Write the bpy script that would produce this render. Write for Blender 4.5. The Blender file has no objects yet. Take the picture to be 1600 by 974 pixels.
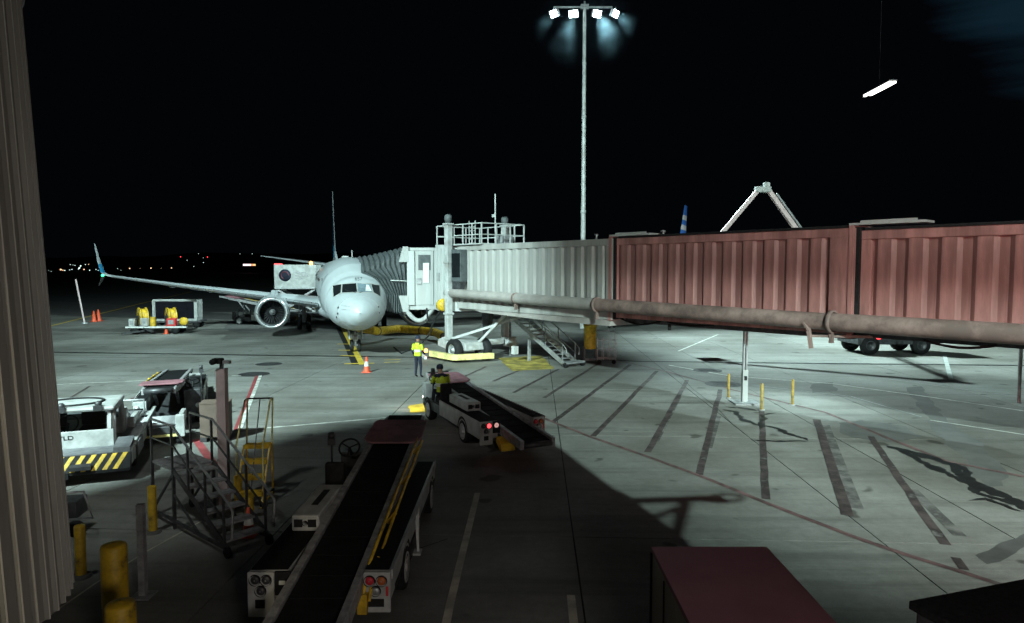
import bpy, bmesh, math, random
from mathutils import Vector, Matrix, noise as mnoise
R = math.radians
random.seed(7)
scene = bpy.context.scene
col = scene.collection

# ------------------------------------------------------------------ camera
F_PX, CAM_H, HORIZON = 1081.0, 4.6, 421.0
PITCH = math.atan((487 - HORIZON) / F_PX)
cam_data = bpy.data.cameras.new('camera')
cam = bpy.data.objects.new('camera', cam_data)
col.objects.link(cam)
cam.location = (0, 0, CAM_H)
cam.rotation_euler = (math.pi / 2 - PITCH, 0, 0)
cam_data.sensor_width = 36
cam_data.lens = 36 * F_PX / 1600
cam_data.clip_end = 9000
cam_data.clip_start = 0.05
scene.camera = cam

# ------------------------------------------------------------------ night sky
world = bpy.data.worlds.new('World')
scene.world = world
world.use_nodes = True
wn, wl = world.node_tree.nodes, world.node_tree.links
wn.clear()
out = wn.new('ShaderNodeOutputWorld')
bg = wn.new('ShaderNodeBackground')
tc = wn.new('ShaderNodeTexCoord')
mp = wn.new('ShaderNodeMapping')
mp.inputs['Rotation'].default_value = (0, R(14), R(-30))
mp.inputs['Scale'].default_value = (1.0, 2.0, 22.0)
ns = wn.new('ShaderNodeTexNoise')
ns.inputs['Scale'].default_value = 1.6
ns.inputs['Detail'].default_value = 5
# bluish window reflections painted into the sky, towards the upper right and beyond
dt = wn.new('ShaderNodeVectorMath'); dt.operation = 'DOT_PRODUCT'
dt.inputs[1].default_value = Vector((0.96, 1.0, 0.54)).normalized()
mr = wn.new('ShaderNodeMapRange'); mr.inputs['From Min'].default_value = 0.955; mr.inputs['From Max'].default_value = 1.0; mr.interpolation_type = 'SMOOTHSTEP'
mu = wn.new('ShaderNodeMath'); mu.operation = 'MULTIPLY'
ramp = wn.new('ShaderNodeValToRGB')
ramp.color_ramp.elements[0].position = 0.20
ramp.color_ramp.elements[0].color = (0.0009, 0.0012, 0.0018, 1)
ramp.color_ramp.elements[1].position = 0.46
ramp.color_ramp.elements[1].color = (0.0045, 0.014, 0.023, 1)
wl.new(tc.outputs['Generated'], mp.inputs['Vector'])
wl.new(mp.outputs['Vector'], ns.inputs['Vector'])
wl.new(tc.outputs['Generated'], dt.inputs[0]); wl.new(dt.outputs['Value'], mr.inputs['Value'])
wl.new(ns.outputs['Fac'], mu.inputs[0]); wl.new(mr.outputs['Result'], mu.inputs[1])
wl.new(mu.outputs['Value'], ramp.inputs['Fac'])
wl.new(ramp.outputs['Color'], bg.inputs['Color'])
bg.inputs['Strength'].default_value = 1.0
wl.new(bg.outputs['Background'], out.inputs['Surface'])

# ------------------------------------------------------------------ flood lights (those of mast, poles, wing and column sit in lamp heads built below)
def spot(name, loc, target, watts, colour, cone, blend=0.3, size=0.25, kind='SPOT'):
    d = bpy.data.lights.new(name, kind)
    d.energy = watts
    d.color = colour
    if kind == 'SPOT':
        d.spot_size = R(cone)
        d.spot_blend = blend
    d.shadow_soft_size = size
    o = bpy.data.objects.new(name, d)
    col.objects.link(o)
    o.location = loc
    o.rotation_euler = (Vector(target) - Vector(loc)).to_track_quat('-Z', 'Y').to_euler()
    return o

TEAL = (0.70, 0.98, 0.95)
COOL = (0.80, 1.0, 0.98)
L1 = (-20, -6, 26)
L3 = (8.97, -11.0, 17)
L2 = (17.2, 23.6, 5.75)
L5 = (9.0, -0.9, 6.2)
MAST = (5.5, 53.7)
spot('mast_beam', (MAST[0] + .95, MAST[1] - .25, 23.75), (14.5, 28, 0), 68000, (0.70, 0.98, 0.95), 36, 1.0, 0.3)  # extra beam added to fill the dark band beneath the jet bridge
spot('flood_beam_left', L1, (-17.5, 38, 0), 215000, TEAL, 88, 0.9, 0.9)
spot('flood_beam_right', L3, (11.0, 45, 0), 128000, (0.72, 1.0, 0.93), 56, 1.0, 0.05)
spot('flood_beam_column', L2, (6.0, 23.7, 0), 7000, TEAL, 54, 1.0, 0.03)
spot('facade_beam_rose', L5, (13.5, 17.0, 4.2), 4100, (1.0, 0.41, 0.36), 88, 1.0, 0.4)
spot('facade_beam_soft', (2.2, -1.4, 3.8), (-2, 12, 0), 700, (1.0, 0.91, 0.82), 130, 1.0, 0.8)
spot('bollard_fill', (-3.2, -1.0, 6.0), (-5.2, 8.6, 0.8), 620, (1.0, 0.88, 0.62), 40, 0.8, 0.1)  # added fill without a lamp head, brightens the near bollards
L1B = (-7.3, 8.35, 8.5)
spot('wing_fill', L1B, (-9.2, 15.2, 0), 1000, (0.90, 1.0, 0.95), 78, 1.0, 0.3)  # added fill for the dim left foreground
spot('wing_fill', L1B, (-1.2, 19.2, 0.8), 900, (1.0, 0.92, 0.88), 22, 1.0, 0.2)  # second added fill, brightens the middle belt loader
# the four heads of the high mast
for hx, tgt, pw in ((-2.35, (-24, 56, 0), 52000), (-.85, (-4, 52, 0), 26000), (.95, (17, 42, 0), 95000), (2.35, (33, 38, 0), 150000)):
    spot('mast_beam', (MAST[0] + hx, MAST[1] - .25, 23.75), tgt, pw, TEAL, 54, 1.0, 0.3)

vs = scene.view_settings
vs.view_transform = 'Standard'
vs.look = 'None'
vs.exposure = 0
vs.gamma = 1
vs.use_curve_mapping = False
scene.cycles.use_denoising = True

# ------------------------------------------------------------------ helpers
def G(px, py, z=0.0):
    """point of the plane at height z seen at a pixel of the 1600 x 974 photograph"""
    a, b = (px - 800) / F_PX, (487 - py) / F_PX
    c, s = math.cos(PITCH), math.sin(PITCH)
    d = Vector((a, c + b * s, -s + b * c))
    t = (z - CAM_H) / d.z
    return Vector((0, 0, CAM_H)) + d * t

class MB:
    def __init__(self):
        self.v, self.f, self.m = [], [], []
        self.mi = 0
        self.smooth = False
        self.s = []
    def _add(self, vs_, fs_, smooth=False):
        n = len(self.v)
        self.v += [tuple(p) for p in vs_]
        for f in fs_:
            self.f.append(tuple(n + i for i in f)); self.m.append(self.mi); self.s.append(smooth)
        return self
    def box(self, x0, x1, y0, y1, z0, z1, mat=None):
        vs_ = [Vector((x, y, z)) for z in (z0, z1) for y in (y0, y1) for x in (x0, x1)]
        if mat is not None: vs_ = [mat @ p for p in vs_]
        return self._add(vs_, [(0, 2, 3, 1), (4, 5, 7, 6), (0, 1, 5, 4), (2, 6, 7, 3), (0, 4, 6, 2), (1, 3, 7, 5)])
    def bar(self, a, b, w, h=None, up=(0, 0, 1)):
        h = h or w
        a, b = Vector(a), Vector(b)
        d = (b - a).normalized()
        u = Vector(up)
        if abs(d.dot(u)) > 0.98: u = Vector((0, 1, 0))
        sx = d.cross(u).normalized(); sz = sx.cross(d).normalized()
        vs_ = []
        for p in (a, b):
            for i, j in ((-1, -1), (1, -1), (1, 1), (-1, 1)):
                vs_.append(p + sx * (i * w / 2) + sz * (j * h / 2))
        return self._add(vs_, [(0, 1, 2, 3), (7, 6, 5, 4), (0, 4, 5, 1), (1, 5, 6, 2), (2, 6, 7, 3), (3, 7, 4, 0)])
    def tube(self, pts, r, n=8, cap=True):
        pts = [Vector(p) for p in pts]
        rs = r if isinstance(r, (list, tuple)) else [r] * len(pts)
        rings = []
        ref = None
        for i, p in enumerate(pts):
            d = (pts[min(i + 1, len(pts) - 1)] - pts[max(i - 1, 0)]).normalized()
            if ref is None:
                ref = d.orthogonal().normalized()
            ref = (ref - d * ref.dot(d)).normalized()
            w = d.cross(ref)
            rings.append([p + (ref * math.cos(2 * math.pi * k / n) + w * math.sin(2 * math.pi * k / n)) * rs[i] for k in range(n)])
        vs_ = [q for rg in rings for q in rg]
        fs_ = [(i * n + k, i * n + (k + 1) % n, (i + 1) * n + (k + 1) % n, (i + 1) * n + k) for i in range(len(pts) - 1) for k in range(n)]
        self._add(vs_, fs_, True)
        if cap:
            self._add(rings[0], [tuple(reversed(range(n)))]); self._add(rings[-1], [tuple(range(n))])
        return self
    def lathe(self, prof, centre=(0, 0, 0), axis='Z', n=24, smooth=True):
        """prof: (radius, height along the axis)"""
        c = Vector(centre)
        ax = {'X': (Vector((0, 1, 0)), Vector((0, 0, 1)), Vector((1, 0, 0))), 'Y': (Vector((1, 0, 0)), Vector((0, 0, 1)), Vector((0, 1, 0))),
              'Z': (Vector((1, 0, 0)), Vector((0, 1, 0)), Vector((0, 0, 1)))}[axis]
        vs_ = [c + (ax[0] * math.cos(2 * math.pi * k / n) + ax[1] * math.sin(2 * math.pi * k / n)) * r + ax[2] * h for r, h in prof for k in range(n)]
        fs_ = [(i * n + k, i * n + (k + 1) % n, (i + 1) * n + (k + 1) % n, (i + 1) * n + k) for i in range(len(prof) - 1) for k in range(n)]
        return self._add(vs_, fs_, smooth)
    def prism(self, pts2, axis, a, b):
        """outline pts2 extruded along an axis between a and b"""
        def P(p, t):
            return {'X': (t, p[0], p[1]), 'Y': (p[0], t, p[1]), 'Z': (p[0], p[1], t)}[axis]
        n = len(pts2)
        vs_ = [P(p, a) for p in pts2] + [P(p, b) for p in pts2]
        fs_ = [tuple(reversed(range(n))), tuple(range(n, 2 * n))] + [(i, (i + 1) % n, n + (i + 1) % n, n + i) for i in range(n)]
        return self._add(vs_, fs_)
    def quad(self, a, b, c, d):
        return self._add([a, b, c, d], [(0, 1, 2, 3)])
    def grid(self, rows, closed=False, smooth=True):
        n = len(rows[0])
        vs_ = [p for r in rows for p in r]
        fs_ = []
        for i in range(len(rows) - 1):
            for k in range(n if closed else n - 1):
                fs_.append((i * n + k, i * n + (k + 1) % n, (i + 1) * n + (k + 1) % n, (i + 1) * n + k))
        return self._add(vs_, fs_, smooth)
    def mesh(self, name, mats):
        me = bpy.data.meshes.new(name)
        me.from_pydata(self.v, [], self.f)
        if not isinstance(mats, (list, tuple)): mats = [mats]
        for m in mats: me.materials.append(m)
        for i, p in enumerate(me.polygons):
            p.material_index = self.m[i]; p.use_smooth = self.s[i]
        bm = bmesh.new(); bm.from_mesh(me)
        bmesh.ops.recalc_face_normals(bm, faces=bm.faces)
        bm.to_mesh(me); bm.free()
        return me
    def build(self, name, mats, parent=None, bevel=0, loc=None, rot=None):
        return link(name, self.mesh(name, mats), parent, bevel, loc, rot)

def link(name, me, parent=None, bevel=0, loc=None, rot=None):
    o = bpy.data.objects.new(name, me)
    col.objects.link(o)
    if parent: o.parent = parent
    if loc: o.location = loc
    if rot: o.rotation_euler = rot
    if bevel:
        b = o.modifiers.new('bevel', 'BEVEL'); b.width = bevel; b.segments = 2; b.limit_method = 'ANGLE'; b.angle_limit = R(40)
    return o

def tag(o, label=None, cat=None, group=None, kind=None):
    for k, v in (('label', label), ('category', cat), ('group', group), ('kind', kind)):
        if v: o[k] = v
    return o

def thing(name, label, cat, loc=(0, 0, 0), rz=0, group=None):
    o = bpy.data.objects.new(name, None)
    col.objects.link(o)
    o.location = loc; o.rotation_euler = (0, 0, rz)
    o.empty_display_size = 0.2
    return tag(o, label, cat, group)

def copy_tree(o, parent=None, loc=None, rz=None, label=None):
    c = o.copy(); col.objects.link(c)
    if parent: c.parent = parent
    if loc is not None: c.location = loc
    if rz is not None: c.rotation_euler = (0, 0, rz)
    if label: c['label'] = label
    for ch in list(o.children): copy_tree(ch, c)
    return c

# ------------------------------------------------------------------ materials
def mat(name, colour, rough=0.5, metal=0.0, wear=0.12, scale=3.0, dirt=None, bump=0.0, emit=None, estr=0, coords='Object', rnd=0.0, spec=0.5, streak=False):
    m = bpy.data.materials.new(name)
    m.use_nodes = True
    nt = m.node_tree; N = nt.nodes; L = nt.links
    b = N['Principled BSDF']
    b.inputs['Metallic'].default_value = metal
    b.inputs['Specular IOR Level'].default_value = spec
    tcn = N.new('ShaderNodeTexCoord')
    if coords == 'World':
        gp = N.new('ShaderNodeNewGeometry'); src = gp.outputs['Position']
    else:
        src = tcn.outputs['Object']
    vec = src
    if streak:
        mpn = N.new('ShaderNodeMapping'); mpn.inputs['Scale'].default_value = (1, 1, 0.15)
        L.new(src, mpn.inputs['Vector']); vec = mpn.outputs['Vector']
    n1 = N.new('ShaderNodeTexNoise'); n1.inputs['Scale'].default_value = scale; n1.inputs['Detail'].default_value = 6; n1.inputs['Roughness'].default_value = 0.65
    L.new(vec, n1.inputs['Vector'])
    r1 = N.new('ShaderNodeValToRGB')
    lo = tuple(max(0, c * (1 - wear * 2)) for c in colour); hi = tuple(min(1, c * (1 + wear)) for c in colour)
    r1.color_ramp.elements[0].position = 0.3; r1.color_ramp.elements[0].color = (*(dirt if dirt else lo), 1)
    r1.color_ramp.elements[1].position = 0.62; r1.color_ramp.elements[1].color = (*hi, 1)
    if dirt:
        e = r1.color_ramp.elements.new(0.42); e.color = (*lo, 1)
    L.new(n1.outputs['Fac'], r1.inputs['Fac'])
    cout = r1.outputs['Color']
    if rnd:
        oi = N.new('ShaderNodeObjectInfo')
        mr = N.new('ShaderNodeMapRange'); mr.inputs['To Min'].default_value = 1 - rnd; mr.inputs['To Max'].default_value = 1 + rnd
        L.new(oi.outputs['Random'], mr.inputs['Value'])
        hs = N.new('ShaderNodeHueSaturation')
        L.new(mr.outputs['Result'], hs.inputs['Value']); L.new(cout, hs.inputs['Color'])
        cout = hs.outputs['Color']
    L.new(cout, b.inputs['Base Color'])
    mr2 = N.new('ShaderNodeMapRange'); mr2.inputs['To Min'].default_value = min(1, rough + 0.12); mr2.inputs['To Max'].default_value = max(0.03, rough - 0.1)
    L.new(n1.outputs['Fac'], mr2.inputs['Value']); L.new(mr2.outputs['Result'], b.inputs['Roughness'])
    if bump:
        n2 = N.new('ShaderNodeTexNoise'); n2.inputs['Scale'].default_value = scale * 12; n2.inputs['Detail'].default_value = 3
        L.new(src, n2.inputs['Vector'])
        bp = N.new('ShaderNodeBump'); bp.inputs['Strength'].default_value = bump; bp.inputs['Distance'].default_value = 0.02
        L.new(n2.outputs['Fac'], bp.inputs['Height']); L.new(bp.outputs['Normal'], b.inputs['Normal'])
    if emit:
        b.inputs['Emission Color'].default_value = (*emit, 1); b.inputs['Emission Strength'].default_value = estr
    return m

M = {}
M['white'] = mat('white_paint', (0.42, 0.43, 0.425), 0.4, wear=0.12, scale=2.5, dirt=(0.30, 0.28, 0.25))
M['fuselage'] = mat('airliner_white_paint', (0.42, 0.455, 0.48), 0.38, wear=0.05, scale=0.8)
M['grey_metal'] = mat('galvanised_metal', (0.36, 0.37, 0.38), 0.45, metal=0.5, wear=0.2, scale=6)
M['chrome'] = mat('polished_lip_metal', (0.75, 0.77, 0.8), 0.28, metal=0.85, wear=0.05)
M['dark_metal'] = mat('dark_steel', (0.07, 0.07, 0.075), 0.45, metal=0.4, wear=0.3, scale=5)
M['mid_metal'] = mat('dull_aluminium', (0.34, 0.34, 0.35), 0.5, metal=0.3, wear=0.25, scale=7)
M['black'] = mat('black_rubber', (0.012, 0.012, 0.013), 0.75, wear=0.3, scale=9, spec=0.3)
M['belt'] = mat('conveyor_belt_rubber', (0.010, 0.010, 0.011), 0.85, wear=0.3, scale=3, spec=0.15)
M['deck_black'] = mat('black_non_slip_deck', (0.012, 0.012, 0.013), 0.9, wear=0.3, scale=30, spec=0.12)
M['grey_deck'] = mat('worn_grey_deck', (0.14, 0.14, 0.15), 0.7, wear=0.2, scale=4)
M['yellow'] = mat('yellow_paint', (0.70, 0.44, 0.03), 0.45, wear=0.15, scale=4, dirt=(0.25, 0.15, 0.03))
M['pale_yellow'] = mat('pale_yellow_paint', (0.72, 0.62, 0.25), 0.5, wear=0.12, scale=3, dirt=(0.3, 0.25, 0.12))
M['bollard'] = mat('scuffed_bollard_yellow', (0.58, 0.37, 0.02), 0.5, wear=0.12, scale=5, dirt=(0.10, 0.07, 0.02), bump=0.15)
M['bollard_dull'] = mat('dull_bollard_yellow', (0.36, 0.235, 0.04), 0.6, wear=0.2, scale=5, dirt=(0.10, 0.07, 0.03))
M['orange'] = mat('cone_orange', (0.75, 0.10, 0.04), 0.5, wear=0.1)
M['red'] = mat('red_plastic', (0.6, 0.04, 0.04), 0.4)
M['pink'] = mat('faded_rose_paint', (0.29, 0.13, 0.155), 0.6, wear=0.15, scale=2.5, dirt=(0.17, 0.10, 0.11))
M['rose_post'] = mat('rose_post_paint', (0.60, 0.47, 0.47), 0.55, wear=0.12, scale=3)
M['brown_box'] = mat('brown_fibre_panel', (0.12, 0.085, 0.068), 0.7, wear=0.15)
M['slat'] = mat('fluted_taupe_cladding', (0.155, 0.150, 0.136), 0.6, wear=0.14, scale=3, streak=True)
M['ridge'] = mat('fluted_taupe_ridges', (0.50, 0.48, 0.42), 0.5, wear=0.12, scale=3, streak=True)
M['bridge_white'] = mat('bridge_white_panel', (0.43, 0.44, 0.435), 0.5, wear=0.07, scale=1.5, dirt=(0.38, 0.365, 0.35), streak=True)
M['bridge_pale'] = mat('bridge_pale_panel', (0.35, 0.34, 0.325), 0.5, wear=0.10, scale=1.5, dirt=(0.26, 0.245, 0.23), streak=True)
M['bridge_rose_lit'] = mat('bridge_rose_lit_panel', (0.40, 0.185, 0.17), 0.5, wear=0.17, scale=2.2, dirt=(0.23, 0.095, 0.085), streak=True)  # red lamp glow mixed into the panel colour
M['duct'] = mat('bridge_duct_paint', (0.33, 0.30, 0.285), 0.5, wear=0.10, scale=0.8, dirt=(0.22, 0.19, 0.18))
M['duct_rose_lit'] = mat('rose_lit_duct', (0.20, 0.135, 0.12), 0.6, wear=0.2, scale=1.4, dirt=(0.11, 0.08, 0.072))  # same duct, reddened and darkened to follow the lit tunnel wall
M['bellows'] = mat('grey_bellows_fabric', (0.075, 0.085, 0.09), 0.7, wear=0.2, scale=3)
M['glass'] = mat('dark_tinted_glass', (0.01, 0.012, 0.014), 0.12, wear=0.1)
M['glass_lit'] = mat('flightdeck_glass_lit', (0.12, 0.17, 0.2), 0.15, wear=0.3, scale=6, emit=(0.5, 0.85, 0.95), estr=0.12)
M['asphalt'] = mat('asphalt', (0.050, 0.050, 0.052), 0.85, wear=0.2, scale=0.25, coords='World', bump=0.2)
M['joint'] = mat('joint_sealant', (0.014, 0.014, 0.014), 0.8, coords='World')
M['line_white'] = mat('worn_white_line_paint', (0.62, 0.62, 0.58), 0.6, wear=0.2, scale=2.2, dirt=(0.26, 0.26, 0.25), coords='World')
M['line_dull'] = mat('old_pale_line_paint', (0.58, 0.54, 0.45), 0.65, wear=0.15, scale=2.2, dirt=(0.36, 0.33, 0.28), coords='World')
M['line_faint'] = mat('faint_white_line_paint', (0.36, 0.38, 0.37), 0.6, wear=0.2, scale=2, coords='World')
M['line_yellow'] = mat('yellow_line_paint', (0.66, 0.46, 0.05), 0.6, wear=0.15, scale=2, dirt=(0.35, 0.25, 0.05), coords='World')
M['line_olive'] = mat('worn_olive_yellow_paint', (0.34, 0.27, 0.06), 0.65, wear=0.25, scale=1.5, dirt=(0.17, 0.15, 0.08), coords='World')
M['line_red'] = mat('red_line_paint', (0.27, 0.05, 0.055), 0.6, wear=0.2, scale=2, coords='World')
M['line_maroon'] = mat('faded_maroon_line_paint', (0.15, 0.085, 0.085), 0.65, wear=0.25, scale=1.8, dirt=(0.09, 0.08, 0.08), coords='World')
M['hatch'] = mat('blacked_out_hatch_paint', (0.065, 0.048, 0.048), 0.7, wear=0.3, scale=2.0, dirt=(0.16, 0.15, 0.145), coords='World')
M['wet'] = mat('oily_wet_stain', (0.014, 0.015, 0.015), 0.5, wear=0.3, scale=3, coords='World')
M['stain'] = mat('old_dark_stain', (0.075, 0.073, 0.072), 0.7, wear=0.25, scale=0.8, coords='World')
M['stain_soft'] = mat('soft_grey_stain', (0.105, 0.104, 0.100), 0.7, wear=0.18, scale=0.8, coords='World')
M['ghost'] = mat('worn_ghost_paint', (0.135, 0.128, 0.122), 0.75, wear=0.3, scale=1.6, dirt=(0.20, 0.195, 0.185), coords='World')
M['manhole'] = mat('manhole_iron', (0.03, 0.03, 0.032), 0.6, metal=0.3)
M['navy'] = mat('navy_cloth', (0.012, 0.016, 0.035), 0.85, wear=0.3, scale=12)
M['hivis'] = mat('hi_vis_yellow_cloth', (0.50, 0.62, 0.03), 0.7, wear=0.2, scale=14)
M['reflect'] = mat('reflective_tape', (0.7, 0.72, 0.7), 0.35)
M['skin'] = mat('skin', (0.38, 0.21, 0.14), 0.55, wear=0.08, scale=8)
M['fin'] = mat('navy_tail_paint', (0.012, 0.03, 0.07), 0.35, wear=0.1)
M['teal_paint'] = mat('bright_blue_livery', (0.02, 0.22, 0.42), 0.35, wear=0.08)
M['flag_blue'] = mat('tail_stripe_blue', (0.03, 0.12, 0.38), 0.4, emit=(0.03, 0.12, 0.38), estr=0.0)
M['flag_red'] = mat('tail_stripe_red', (0.5, 0.03, 0.04), 0.4)
M['terminal'] = mat('terminal_wall_render', (0.30, 0.27, 0.24), 0.8, wear=0.12, scale=0.7, bump=0.1)
M['hill'] = mat('night_hillside', (0.02, 0.022, 0.02), 0.95, coords='World', scale=0.01)
M['maroon_roof'] = mat('maroon_roof_sheet', (0.25, 0.10, 0.13), 0.55, wear=0.08, scale=1.2)
M['cabinet_side'] = mat('beige_cabinet_side', (0.34, 0.29, 0.25), 0.6, wear=0.1, scale=1.5, streak=True)

def emis(name, c, s):
    m = bpy.data.materials.new(name); m.use_nodes = True
    b = m.node_tree.nodes['Principled BSDF']
    b.inputs['Base Color'].default_value = (*[min(1, x) for x in c], 1)
    b.inputs['Emission Color'].default_value = (*c, 1); b.inputs['Emission Strength'].default_value = s
    return m
M['e_flood'] = emis('floodlight_lens', (0.78, 0.95, 1.0), 30)
M['e_mast'] = emis('mast_lamp_lens', (0.72, 0.94, 1.0), 40)
M['e_white'] = emis('white_lamp', (1.0, 0.96, 0.85), 8)
M['e_far'] = emis('far_white_lamp', (0.75, 1.0, 0.95), 1.8)
M['e_warm'] = emis('far_warm_lamp', (1.0, 0.62, 0.35), 1.8)
M['e_red'] = emis('red_lamp', (1.0, 0.05, 0.06), 3.5)
M['e_amber'] = emis('amber_lamp', (1.0, 0.30, 0.06), 9)
M['e_green'] = emis('green_wingtip_lamp', (0.05, 1.0, 0.35), 4)
M['e_pinkish'] = emis('pale_tail_lens', (0.9, 0.5, 0.45), 0.6)
M['e_dimred'] = emis('dim_red_lens', (0.42, 0.015, 0.03), 0.03)
M['e_dimamber'] = emis('dim_amber_lens', (0.36, 0.09, 0.02), 0.02)

def concrete():
    m = bpy.data.materials.new('apron_concrete'); m.use_nodes = True
    nt = m.node_tree; N = nt.nodes; L = nt.links; b = N['Principled BSDF']
    gp = N.new('ShaderNodeNewGeometry'); P = gp.outputs['Position']
    def nz(s, d=5, ro=0.6, vec=P):
        n = N.new('ShaderNodeTexNoise'); n.inputs['Scale'].default_value = s; n.inputs['Detail'].default_value = d; n.inputs['Roughness'].default_value = ro
        L.new(vec, n.inputs['Vector']); return n.outputs['Fac']
    def rmp(f, p0, c0, p1, c1):
        r = N.new('ShaderNodeValToRGB'); r.color_ramp.elements[0].position = p0; r.color_ramp.elements[0].color = (*c0, 1)
        r.color_ramp.elements[1].position = p1; r.color_ramp.elements[1].color = (*c1, 1); L.new(f, r.inputs['Fac']); return r.outputs['Color']
    def mul(a, c, fac=1.0):
        x = N.new('ShaderNodeMix'); x.data_type = 'RGBA'; x.blend_type = 'MULTIPLY'; x.inputs['Factor'].default_value = fac
        L.new(a, x.inputs['A']); L.new(c, x.inputs['B']); return x.outputs['Result']
    base = rmp(nz(0.22, 6, 0.6), 0.32, (0.165, 0.160, 0.146), 0.66, (0.275, 0.274, 0.260))
    blot = rmp(nz(0.09, 4, 0.7), 0.36, (0.60, 0.58, 0.55), 0.56, (1, 1, 1))
    fine = rmp(nz(5.0, 6, 0.75), 0.30, (0.80, 0.80, 0.80), 0.62, (1.06, 1.06, 1.06))
    grit = rmp(nz(70, 2, 0.5), 0.30, (0.80, 0.80, 0.80), 0.70, (1.12, 1.12, 1.12))
    mpn = N.new('ShaderNodeMapping'); mpn.inputs['Scale'].default_value = (0.10, 1.4, 1); mpn.inputs['Rotation'].default_value = (0, 0, 0.35)
    L.new(P, mpn.inputs['Vector'])
    tyre = rmp(nz(1.0, 5, 0.7, mpn.outputs['Vector']), 0.34, (0.66, 0.655, 0.65), 0.50, (1, 1, 1))
    spots = rmp(nz(1.3, 2, 0.4), 0.27, (0.40, 0.39, 0.38), 0.31, (1, 1, 1))
    c = mul(mul(mul(mul(mul(base, blot), fine), grit), tyre), spots)
    oi = N.new('ShaderNodeObjectInfo'); mr = N.new('ShaderNodeMapRange'); mr.inputs['To Min'].default_value = 0.90; mr.inputs['To Max'].default_value = 1.08
    L.new(oi.outputs['Random'], mr.inputs['Value'])
    hs = N.new('ShaderNodeHueSaturation'); L.new(mr.outputs['Result'], hs.inputs['Value']); L.new(c, hs.inputs['Color'])
    L.new(hs.outputs['Color'], b.inputs['Base Color'])
    mr2 = N.new('ShaderNodeMapRange'); mr2.inputs['To Min'].default_value = 0.50; mr2.inputs['To Max'].default_value = 0.85
    L.new(nz(0.5, 4), mr2.inputs['Value']); L.new(mr2.outputs['Result'], b.inputs['Roughness'])
    bp = N.new('ShaderNodeBump'); bp.inputs['Strength'].default_value = 0.25; bp.inputs['Distance'].default_value = 0.01
    L.new(nz(30, 3), bp.inputs['Height']); L.new(bp.outputs['Normal'], b.inputs['Normal'])
    return m
M['concrete'] = concrete()

# ------------------------------------------------------------------ ground
g = MB(); g.quad((-3500, -300, -0.06), (3500, -300, -0.06), (3500, 4500, -0.06), (-3500, 4500, -0.06))
ground = tag(g.build('ground', M['asphalt']), kind='structure')
ap = MB(); ap.box(-62, 66, -10, 74, -0.055, -0.03)
apron = tag(ap.build('apron', M['joint']), kind='structure')
ROT = -0.045
rows_y = [-10, -3, 4.4, 11.7, 19.0, 26.5, 35.5, 43, 50.5, 58, 65.5, 73]
cols_x = [0.65 + 5.2 * k for k in range(-12, 13)] + [8.2]
cols_x.sort()
def J(a, b):   # crossing of the joint through (0, b) and the joint through (a, 0)
    y = (b - 0.045 * a) / (1 + 0.045 * 0.035)
    return (a + 0.035 * y, b - 0.045 * (a + 0.035 * y))
for i in range(len(rows_y) - 1):
    for k in range(len(cols_x) - 1):
        q = [J(cols_x[k], rows_y[i]), J(cols_x[k + 1], rows_y[i]), J(cols_x[k + 1], rows_y[i + 1]), J(cols_x[k], rows_y[i + 1])]
        gp = 0.012
        q = [(q[0][0] + gp, q[0][1] + gp), (q[1][0] - gp, q[1][1] + gp), (q[2][0] - gp, q[2][1] - gp), (q[3][0] + gp, q[3][1] - gp)]
        cx, cy = sum(p[0] for p in q) / 4, sum(p[1] for p in q) / 4
        s = MB(); s.prism([(x - cx, y - cy) for x, y in q], 'Z', -0.03, 0.0)
        s.build('concrete_slab', M['concrete'], apron, loc=(cx, cy, random.uniform(-0.0015, 0.0)))

ZL = [0.0]
def paint(pts, w, m, name='painted_line', z=None, w2=None, grd=True):
    """a strip of paint through pixel points (or ground points), w metres wide"""
    P = [G(*p) for p in pts] if grd else [Vector((p[0], p[1], 0)) for p in pts]
    ZL[0] += 0.00004
    z = (z or 0.004) + ZL[0]
    b = MB()
    rows = []
    for i, p in enumerate(P):
        d = (P[min(i + 1, len(P) - 1)] - P[max(i - 1, 0)]).normalized()
        nrm = Vector((-d.y, d.x, 0))
        ww = w if w2 is None else w + (w2 - w) * i / (len(P) - 1)
        rows.append([(p.x - nrm.x * ww / 2, p.y - nrm.y * ww / 2, z), (p.x + nrm.x * ww / 2, p.y + nrm.y * ww / 2, z)])
    b.grid(rows, smooth=False)
    return b.build(name, m, apron)

def ragged(pts, m, name='stain', jag=0.08, z=0.004, sub=6, grd=True):
    P = [G(*p) for p in pts] if grd else [Vector((*p, 0)) for p in pts]
    ZL[0] += 0.00004; z = z + ZL[0]
    o = []
    for i in range(len(P)):
        a, c = P[i], P[(i + 1) % len(P)]
        n = max(2, min(90, int((c - a).length / 0.06)))
        for k in range(n):
            q = a.lerp(c, k / n)
            kf = min(1.0, 0.07 / jag)
            v = mnoise.noise_vector(q * 1.9 * kf + Vector((3, 7, 1))) * .8 + mnoise.noise_vector(q * 5.0 * kf) * 0.25 + mnoise.noise_vector(q * 13.0 * kf) * 0.08
            o.append((q.x + v.x * jag * 2, q.y + v.y * jag * 2, z))
    b = MB(); b._add(o, [tuple(range(len(o)))])
    return b.build(name, m, apron)

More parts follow.
